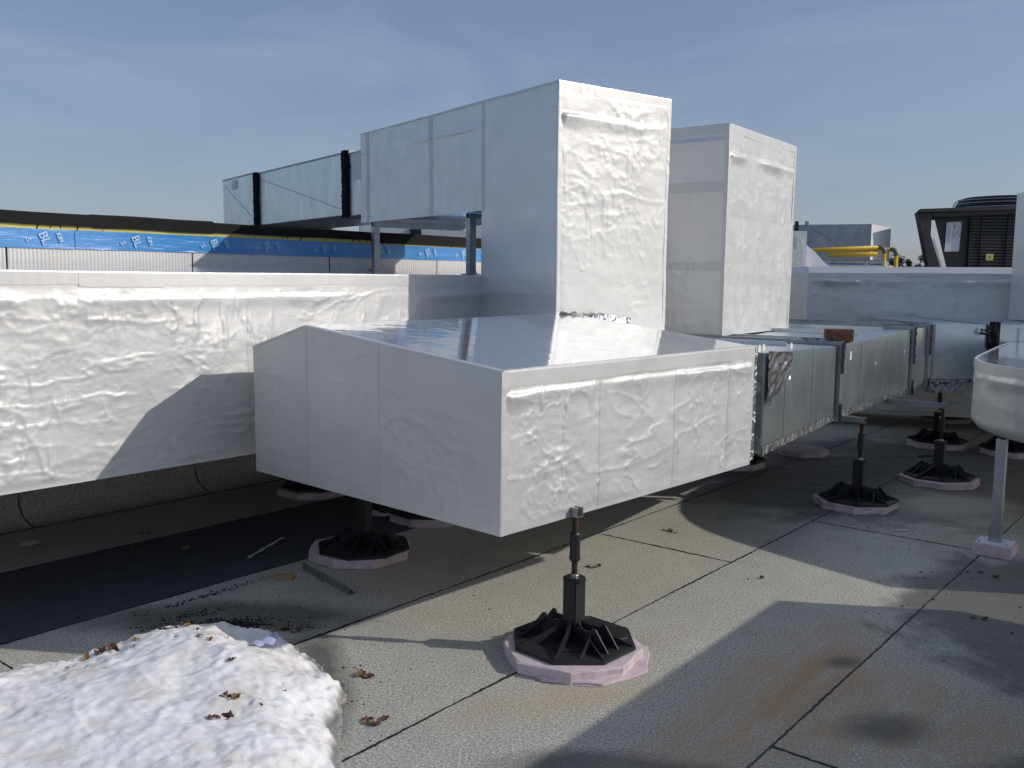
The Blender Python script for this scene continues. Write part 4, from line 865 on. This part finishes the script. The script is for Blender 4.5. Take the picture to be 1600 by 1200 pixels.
fb_ = MB().add(*cbox(bp+Z*.0355, .21, .19, .068, N, A)).build('foam_block', 'foam', None, bevel=.004); tag(fb_, 'square pink foam block under the strut post', 'foam block')
for i, (x, y) in enumerate(((4.35, 7.2), (4.1, 5.4))):
    q = thing('support_post', (x, y, 0), ['zinc strut leg hidden under the elbow toward the branch', 'zinc strut leg hidden under the elbow at right'][i], 'post'); channel((x, y, 0.005), Z, .595).build('upright', 'strut', q); MB().add(*cbox((x, y, .003), .15, .15, .006)).build('base_plate', 'strut', q)

# ================================================================== SNOW
def snow():
    nx, ny = 330, 330; xs = np.linspace(-3.1, -.45, nx); ys = np.linspace(1.7, 4.0, ny); X, Y = np.meshgrid(xs, ys, indexing='ij')
    outl = np.array([(-.60, 2.3), (-.60, 2.86), (-.705, 3.10), (-.70, 3.30), (-.76, 3.48), (-.86, 3.70), (-1.0, 3.80), (-1.2, 3.86), (-1.42, 3.84), (-1.62, 3.66), (-1.85, 3.35), (-2.2, 3.0), (-2.7, 2.6), (-2.8, 2.1), (-1.6, 1.8)])
    d = np.full(X.shape, 1e9); ins = np.zeros(X.shape, bool)
    for i in range(len(outl)):
        a, b = outl[i], outl[(i+1) % len(outl)]; e = b-a; t = np.clip(((X-a[0])*e[0]+(Y-a[1])*e[1])/(e@e), 0, 1)
        d = np.minimum(d, np.hypot(X-a[0]-t*e[0], Y-a[1]-t*e[1])); c_ = (a[1] > Y) != (b[1] > Y)
        ins ^= c_ & (X < (b[0]-a[0])*(Y-a[1])/(b[1]-a[1]+1e-12)+a[0])
    Xr, Yr = X*.8+Y*.6, Y*.8-X*.6; sdist = np.where(ins, d, -d)+.05+.15*(fbm(Xr*4.3, Yr*4.3, 91, 5)-.5)+.05*(fbm(Xr*15+3, Yr*15, 95, 4)-.5)+.03*(fbm(Xr*47, Yr*47, 96, 3)-.5)
    slush = .003+.013*fbm(Xr*30, Yr*30, 97); core = np.maximum(sdist-.030-.05*(fbm(Xr*8, Yr*8, 98)-.5), 0); H = .215*(1-np.exp(-(core/.22)**.95))+slush*sstep(0, .012, sdist)+.010*sstep(0, .02, core)
    H = H*(.86+.35*fbm(X*1.6, Y*1.6, 14))+sstep(0, .08, sdist)*(.030*(fbm(X*5, Y*5, 15)-.5)+.010*(fbm(X*11, Y*11, 16)-.5)+.0024*(fbm(Xr*42, Yr*42, 17)-.5)+.0014*(fbm(Xr*95, Yr*95, 18, 2)-.5)+.007*crease(X*1.6+Y*.5, Y*1.9, 19, 10))
    # slumped hollow with crusty bits at the far right corner
    hol = np.exp(-((X+1.02)/.17)**2-((Y-3.62)/.13)**2); H = H-.085*hol*sstep(0, .1, sdist)+.03*hol*crease(X*9, Y*9, 4, 2)
    H = H-.035*np.exp(-((X+1.95)/.18)**2-((Y-2.75)/.10)**2)-.02*np.exp(-((X+1.15)/.12)**2-((Y-3.05)/.22)**2)
    Zz = np.where(sdist > 0, H, -.03)
    idx = np.arange(nx*ny).reshape(nx, ny); keep = (sdist > -.02); k4 = keep[:-1, :-1] & keep[1:, :-1] & keep[1:, 1:] & keep[:-1, 1:]
    F_ = np.stack([idx[:-1, :-1], idx[1:, :-1], idx[1:, 1:], idx[:-1, 1:]], -1)[k4]; P_ = np.stack([X, Y, Zz], -1).reshape(-1, 3); used = np.unique(F_); mp_ = -np.ones(nx*ny, int); mp_[used] = np.arange(len(used))
    o = obj('snow_pile', P_[used], mp_[F_].tolist(), 'snow', None, True); tag(o, 'melting pile of old white snow at the bottom left', 'snow')
    def hz(x, y): i = int(round((x+3.1)/(2.65)*(nx-1))); j = int(round((y-1.7)/2.3*(ny-1))); return float(max(Zz[i, j], 0))
    return hz
hz = snow()
# icy bits at its foot
r = np.random.default_rng(12)
def lump(c, s, seed):
    q = np.random.default_rng(seed); bm = bmesh.new(); bmesh.ops.create_icosphere(bm, subdivisions=2, radius=1)
    v = np.array([p.co[:] for p in bm.verts]); f = [tuple(p.index for p in q_.verts) for q_ in bm.faces]; bm.free()
    v = v*(1+.35*(q.random(len(v))-.5))[:, None]*np.array([1, q.uniform(.6, 1), q.uniform(.4, .7)])*s; return v+np.asarray(c), f

# ================================================================== LEAVES AND LITTER
def leaf_mesh(seed, L=.05):
    q = np.random.default_rng(seed); v = []; f = []; k = 7; curl = q.uniform(.4, 1.4)
    for i in range(k+1):
        t = i/k; w = .36*L*math.sin(math.pi*min(1, t*.95+.03))*(1+.3*q.normal())
        z_ = curl*L*.5*(t-.45)**2+.003*q.normal(); lift = abs(w)*q.uniform(.3, .9)
        v += [((t-.5)*L, -abs(w), z_+lift), ((t-.5)*L, 0, z_), ((t-.5)*L, abs(w), z_+lift*q.uniform(.4, 1.2))]
    for i in range(k): f += [(i*3, i*3+1, i*3+4, i*3+3), (i*3+1, i*3+2, i*3+5, i*3+4)]
    v = np.array(v); v[:, 2] -= v[:, 2].min(); return v, f
LM = []
for i in range(6):
    v, f = leaf_mesh(i, .05); me = bpy.data.meshes.new('dry_leaf'); me.from_pydata(v.tolist(), [], f); me.materials.append(M['leaf' if i % 3 else 'leaf_pale']); LM.append(me)
def leaf(x, y, z, s, lab, grp, i, tilt=.3):
    o = bpy.data.objects.new('dry_leaf', LM[i % 6]); col.objects.link(o); q = random.Random(i*13+5)
    o.location = (x, y, z+.0015); o.rotation_euler = (q.uniform(-tilt, tilt), q.uniform(-tilt, tilt), q.uniform(0, 6.28)); o.scale = (s, s, s*q.uniform(.7, 1.2)); tag(o, lab, 'leaf', grp)
sl_ = [(-1.62, 3.36, .9), (-1.57, 3.38, 1.3), (-1.53, 3.40, 1.1), (-1.47, 3.46, .8), (-1.40, 3.56, .9), (-1.36, 3.60, .7), (-1.33, 3.62, .9), (-1.26, 3.55, .7), (-1.20, 3.42, .6), (-1.16, 3.40, .5), (-1.02, 3.22, .7), (-.97, 2.98, .9), (-.93, 2.97, .8), (-.92, 2.84, 1.1), (-.955, 2.82, .8), (-1.62, 3.22, .5), (-1.30, 3.43, .4), (-.84, 2.95, .4), (-1.12, 3.47, .5), (-.80, 3.12, .4), (-1.44, 3.38, .5)]
for i, (x, y, s) in enumerate(sl_): leaf(x, y, hz(x, y)-.004, s*1.1, 'small dried brown leaf lying on the snow pile', 'leaves on the snow pile', i, .5)
gl_ = [((1.037, 5.735), 5, .045, 'dark clump leaf on the sunlit roof right of the front stand', 'leaves clumped on the sunlit roof'), ((.455, 4.993), 3, .04, 'brown leaf scrap on the roof just behind the front stand', 'leaf scraps behind the front stand'), ((2.272, 4.247), 3, .05, 'wet dark leaf on the shaded roof below the strut post', 'wet leaves near the strut post'), ((2.60, 4.90), 4, .05, 'wet dark leaf beside the strut post\'s foam block', 'wet leaves beside the foam block'), ((-2.3, 5.566), 3, .035, 'brown leaf on the roof in front of the curved flashing', 'leaves in front of the flashing'), ((-2.204, 5.216), 2, .035, 'brown leaf on the dark smooth roofing strip', 'leaves on the dark strip'), ((-.599, 3.549), 4, .03, 'dark red leaf scrap right of the snow pile', 'leaf scraps right of the snow'), ((-.475, 3.148), 4, .035, 'dark leaf crumb on the roof right of the snow pile', 'leaf crumbs right of the snow'), ((-1.0, 4.02), 5, .04, 'dark red leaf at the far corner of the snow pile', 'leaves at the snow corner'), ((-2.02, 7.30), 2, .03, 'dark leaf on the roof under the long left duct', 'leaves under the long duct'), ((-1.75, 4.75), 3, .03, 'dark brown leaf at the edge of the dark strip', 'leaves at the strip edge')]
kk = 40
for (x, y), n_, sp, lab, grp in gl_:
    for j in range(n_):
        kk += 1; q = random.Random(kk); leaf(x+q.uniform(-sp, sp)*1.3, y+q.uniform(-sp, sp), .0, q.uniform(.45, 1.0), lab, grp, kk, .25)
# crumbs nobody could count
m = MB(); q = np.random.default_rng(3)
def crumbs(m, cx, cy, sx, sy, cnt, s0, s1, ang=0.):
    for _ in range(cnt):
        a, b = q.normal(0, sx), q.normal(0, sy); x = cx+a*math.cos(ang)-b*math.sin(ang); y = cy+a*math.sin(ang)+b*math.cos(ang); s = s0+(s1-s0)*q.random()**3; t = q.random()*6.28; e = q.uniform(.4, 1)
        P_ = [(x+s*math.cos(t+k_*1.2566)*q.uniform(.6, 1.1), y+s*e*math.sin(t+k_*1.2566)*q.uniform(.6, 1.1), .002) for k_ in range(5)]
        m.add([(p[0], p[1], .0006) for p in P_]+[(p[0]*.7+x*.3, p[1]*.7+y*.3, .002+s*.25) for p in P_], [(5, 6, 7, 8, 9)]+[(j, (j+1) % 5, 5+(j+1) % 5, 5+j) for j in range(5)])
crumbs(m, -1.36, 4.09, .16, .030, 700, .0015, .009, .2); crumbs(m, -1.27, 4.06, .07, .02, 500, .002, .012, .1); crumbs(m, -1.50, 4.20, .10, .03, 200, .0015, .008, .5); crumbs(m, -1.52, 4.47, .18, .015, 260, .0015, .010, .9); crumbs(m, -.98, 4.05, .06, .03, 120, .0015, .008); crumbs(m, -.55, 3.4, .10, .28, 70, .002, .008); crumbs(m, -1.1, 4.5, .5, .35, 90, .002, .008)
crumbs(m, 2.4, 4.7, .5, .5, 90, .002, .010); crumbs(m, .7, 4.6, 1.2, .9, 60, .002, .006); crumbs(m, 2.2, 5.6, .5, .5, 80, .002, .008); crumbs(m, -2.3, 5.4, .5, .5, 50, .003, .010)
tag(m.build('leaf_crumbs', 'dirt'), 'dark crumbs of rotted leaves and grit strewn on the roof', 'debris', kind='stuff')
m = MB(); crumbs(m, 2.55, 5.9, .35, .25, 40, .002, .008); crumbs(m, -.6, 3.7, .3, .3, 10, .002, .006); crumbs(m, 2.5, 6.2, .25, .12, 30, .003, .010)
tag(m.build('white_chips', 'white_scrap'), 'tiny white foam chips scattered around the stands', 'debris', kind='stuff')

def slab(name, c, sx, sy, sz, rz, mat, label, cat, bev=.001):
    ax = V(math.cos(rz), math.sin(rz), 0); ay = V(-ax[1], ax[0], 0); o = MB().add(*cbox(V(c[0], c[1], sz/2+.001), sx, sy, sz, ax, ay)).build(name, mat, None, bevel=bev); return tag(o, label, cat)
slab('cardboard_piece', (-1.207, 4.737), .105, .05, .022, R(3), 'card', 'small tan cardboard block on the roof behind the snow', 'cardboard', .004)
# metal angle strip
p0_, p1_ = V(-1.143, 4.89, .001), V(-.818, 4.488, .001); dd_ = unit(p1_-p0_); pn_ = V(dd_[1], -dd_[0], 0)
MBa = MB().add(*obox(p0_, dd_*np.linalg.norm(p1_-p0_), pn_*-.042, Z*.002)).add(*obox(p0_+Z*.0021, dd_*np.linalg.norm(p1_-p0_), pn_*.002, Z*.040)); tag(MBa.build('metal_angle', 'strut'), 'short galvanised angle strip lying near the left stand', 'metal strip')
v = []; k = 14
for i in range(k+1):
    t = i/k; p = V(-1.497, 5.077, 0)*(1-t)+V(-1.40, 5.50, 0)*t; w = V(.011, -.004, 0); v += [p-w+Z*(.003+.004*abs(math.sin(i*.9))), p+w+Z*(.004+.005*abs(math.sin(i*.7)))]
o = obj('plastic_strip', v, [(2*i, 2*i+1, 2*i+3, 2*i+2) for i in range(k)], 'white_scrap'); tag(o, 'thin pale plastic strip on the dark roofing band', 'plastic strip')
def scrap(name, x, y, pts, mat, label, cat, z=.004):
    n_ = len(pts); v = [(x+a, y+b, z+c_) for a, b, c_ in pts]; o = obj(name, v+[(p[0], p[1], p[2]+.002) for p in v], [tuple(range(n_))[::-1], tuple(range(n_, 2*n_))]+[(i, (i+1) % n_, n_+(i+1) % n_, n_+i) for i in range(n_)], mat); return tag(o, label, cat)
scrap('white_scrap', -2.87, 5.313, [(-.055, -.01, .0), (-.03, -.055, 0), (.03, -.05, .006), (.065, .0, .01), (.05, .04, .004), (0, .045, .01), (-.045, .03, .006)], 'white_scrap', 'rounded white scrap at the far left below the long duct', 'scrap')
scrap('yellow_chip', -1.921, 5.264, [(-.02, -.02, 0), (.018, -.022, 0), (.024, .015, .004), (.0, .025, .006), (-.018, .012, 0)], 'card', 'small yellow chip on the dark roofing band', 'chip')
scrap('paper_scrap', -.90, 6.05, [(-.11, -.02, 0), (-.02, -.04, .012), (.06, -.03, 0), (.11, .02, .016), (.03, .03, .004), (-.03, .045, .02), (-.09, .03, .002)], 'white_scrap', 'crumpled white paper behind the left stand', 'paper')
scrap('white_stick', 2.54, 5.79, [(-.045, -.012, 0), (.045, -.004, .003), (.045, .012, .003), (-.045, .006, 0)], 'white_scrap', 'small white strip on the shaded roof before the brick stand', 'scrap')
scrap('white_sliver', 1.62, 7.15, [(-.07, .004, 0), (.07, -.01, .003), (.07, 0, .003), (-.07, .014, 0)], 'white_scrap', 'thin white sliver on the roof beyond the near box', 'scrap')
scrap('pebble', 1.362, 4.808, [(-.011, -.008, 0), (.008, -.011, 0), (.013, .004, .008), (.002, .011, .010), (-.010, .006, .006)], 'stone', 'single dark pebble on the sunlit roof', 'pebble')
# pale blue film stuck in the snow
v = []; k = 10
for i in range(k+1):
    t = i/k; p = V(-1.02+.05*t, 3.50+.16*t, 0); z_ = hz(p[0], p[1])+.012+.05*t; w = .012+.022*math.sin(math.pi*min(1, t*.9+.1)); v += [p+V(-w, 0, z_), p+V(0, -.008, z_+.012), p+V(w, 0, z_-.004)]
o = obj('film_scrap', v, sum([[(3*i, 3*i+1, 3*i+4, 3*i+3), (3*i+1, 3*i+2, 3*i+5, 3*i+4)] for i in range(k)], []), 'blue_scrap', None, True); tag(o, 'pale blue film scrap stuck upright in the snow', 'film scrap')

# puddles
def puddle(cx, cy, rx, ry, rot, seed, label):
    q = np.random.default_rng(seed); pts = []
    for t in np.linspace(0, 2*math.pi, 61)[:-1]:
        k_ = 1+.55*(vnoise(np.array([3+2*math.cos(t)]), np.array([3+2*math.sin(t)]), seed)[0]-.5)+.25*(vnoise(np.array([9+6*math.cos(t)]), np.array([9+6*math.sin(t)]), seed)[0]-.5); x, y = rx*k_*math.cos(t), ry*k_*math.sin(t); pts.append((cx+x*math.cos(rot)-y*math.sin(rot), cy+x*math.sin(rot)+y*math.cos(rot), .0035))
    o = obj('puddle', pts, [tuple(range(60))], 'water'); tag(o, label, 'puddle', kind='structure')
puddle(2.98, 8.35, .38, .10, .3, 4, 'puddle of meltwater under the trunk'); puddle(3.75, 8.35, .22, .07, .2, 5, 'small puddle')

# ================================================================== FAR TREES
def tree(x, y, h, w, seed, label):
    t = thing('far_tree', (x, y, -6), label, 'tree', 'far trees beyond the roof'); q = np.random.default_rng(seed)
    m = MB(); m.add(*tube([(x, y, -6), (x+.1, y, -6+h*.5), (x, y, -6+h*.85)], [.28, .2, .08], 8))
    for i in range(7):
        a = q.random()*6.28; z_ = -6+h*q.uniform(.45, .8); m.add(*tube([(x, y, z_), (x+w*.35*math.cos(a), y+w*.35*math.sin(a), z_+h*.08)], [.08, .03], 6))
    m.build('trunk', 'bark', t, True)
    m = MB(); cl = [(x+q.normal(0, w*.27), y+q.normal(0, w*.27), -6+h*q.uniform(.5, .97), w*q.uniform(.10, .22)) for _ in range(26)]; v = []; f = []
    for (a, b, c_, s) in cl:
        s *= 1.25 if c_ < -6+h*.8 else .8
        for _ in range(110):
            d = q.normal(0, 1, 3); d /= np.linalg.norm(d); p = np.array([a, b, c_])+d*s*q.random()**.4; e1_ = q.normal(0, 1, 3); e1_ /= np.linalg.norm(e1_); e2_ = np.cross(e1_, d); l = w*.035
            k_ = len(v); v += [p-e1_*l, p+e2_*l*.6, p+e1_*l, p-e2_*l*.6]; f.append((k_, k_+1, k_+2, k_+3))
    obj('crown', v, f, 'needles', t)
for i, (x, y, h, w, lab) in enumerate(((49.5, 118, 11.2, 4.2, 'tallest dark far tree between gas pipes and condenser'), (47.2, 121, 10.4, 4, 'far dark tree right behind the gas pipes'), (51.7, 119, 10.2, 2.6, 'small far tree nearest to the condenser'), (44.5, 125, 10.2, 4, 'far tree hidden behind the gas pipe elbows'), (56, 124, 10, 4, 'far tree behind the condenser'))): tree(x, y, h, w, i, lab)
fb2 = thing('far_building', (60, 130, -6), 'pale low far building left of the condenser', 'building')
MB().add(*cbox((62, 132, -1.6), 22, 12, 8.8)).build('wall', 'concrete_far', fb2); MB().add(*cbox((62, 132, 2.95), 23, 13, .5)).build('roof', 'white_paint', fb2)

# hand-laid wrap: every edge of the wrapped ducts wanders a few millimetres
def wander(root, amp=.0045):
    for o in [root]+list(root.children_recursive):
        if o.type != 'MESH' or o.name.split('.')[0] in ('scrim_band', 'leg'): continue
        me = o.data; k = len(me.vertices); co = np.empty(k*3); me.vertices.foreach_get('co', co); co = co.reshape(-1, 3); off = np.zeros(3); q = o
        while q is not None: off = off+np.array(q.location); q = q.parent
        w = co+off; u = w[:, 0]*.8+w[:, 1]*.6; t = w[:, 0]*.6-w[:, 1]*.8
        d = np.stack([fbm(u*1.9+w[:, 2], w[:, 2]*2.3+t, 201, 3)-.5, fbm(u*1.9+5, w[:, 2]*2.3+t+3, 202, 3)-.5, (fbm(u*.8+9, t*.8, 203, 1)-.5)*.6], -1)*2*amp
        me.vertices.foreach_set('co', (co+d).ravel()); me.update()
for r_ in (main, ld, tw, tb, fd, t3, el): wander(r_)
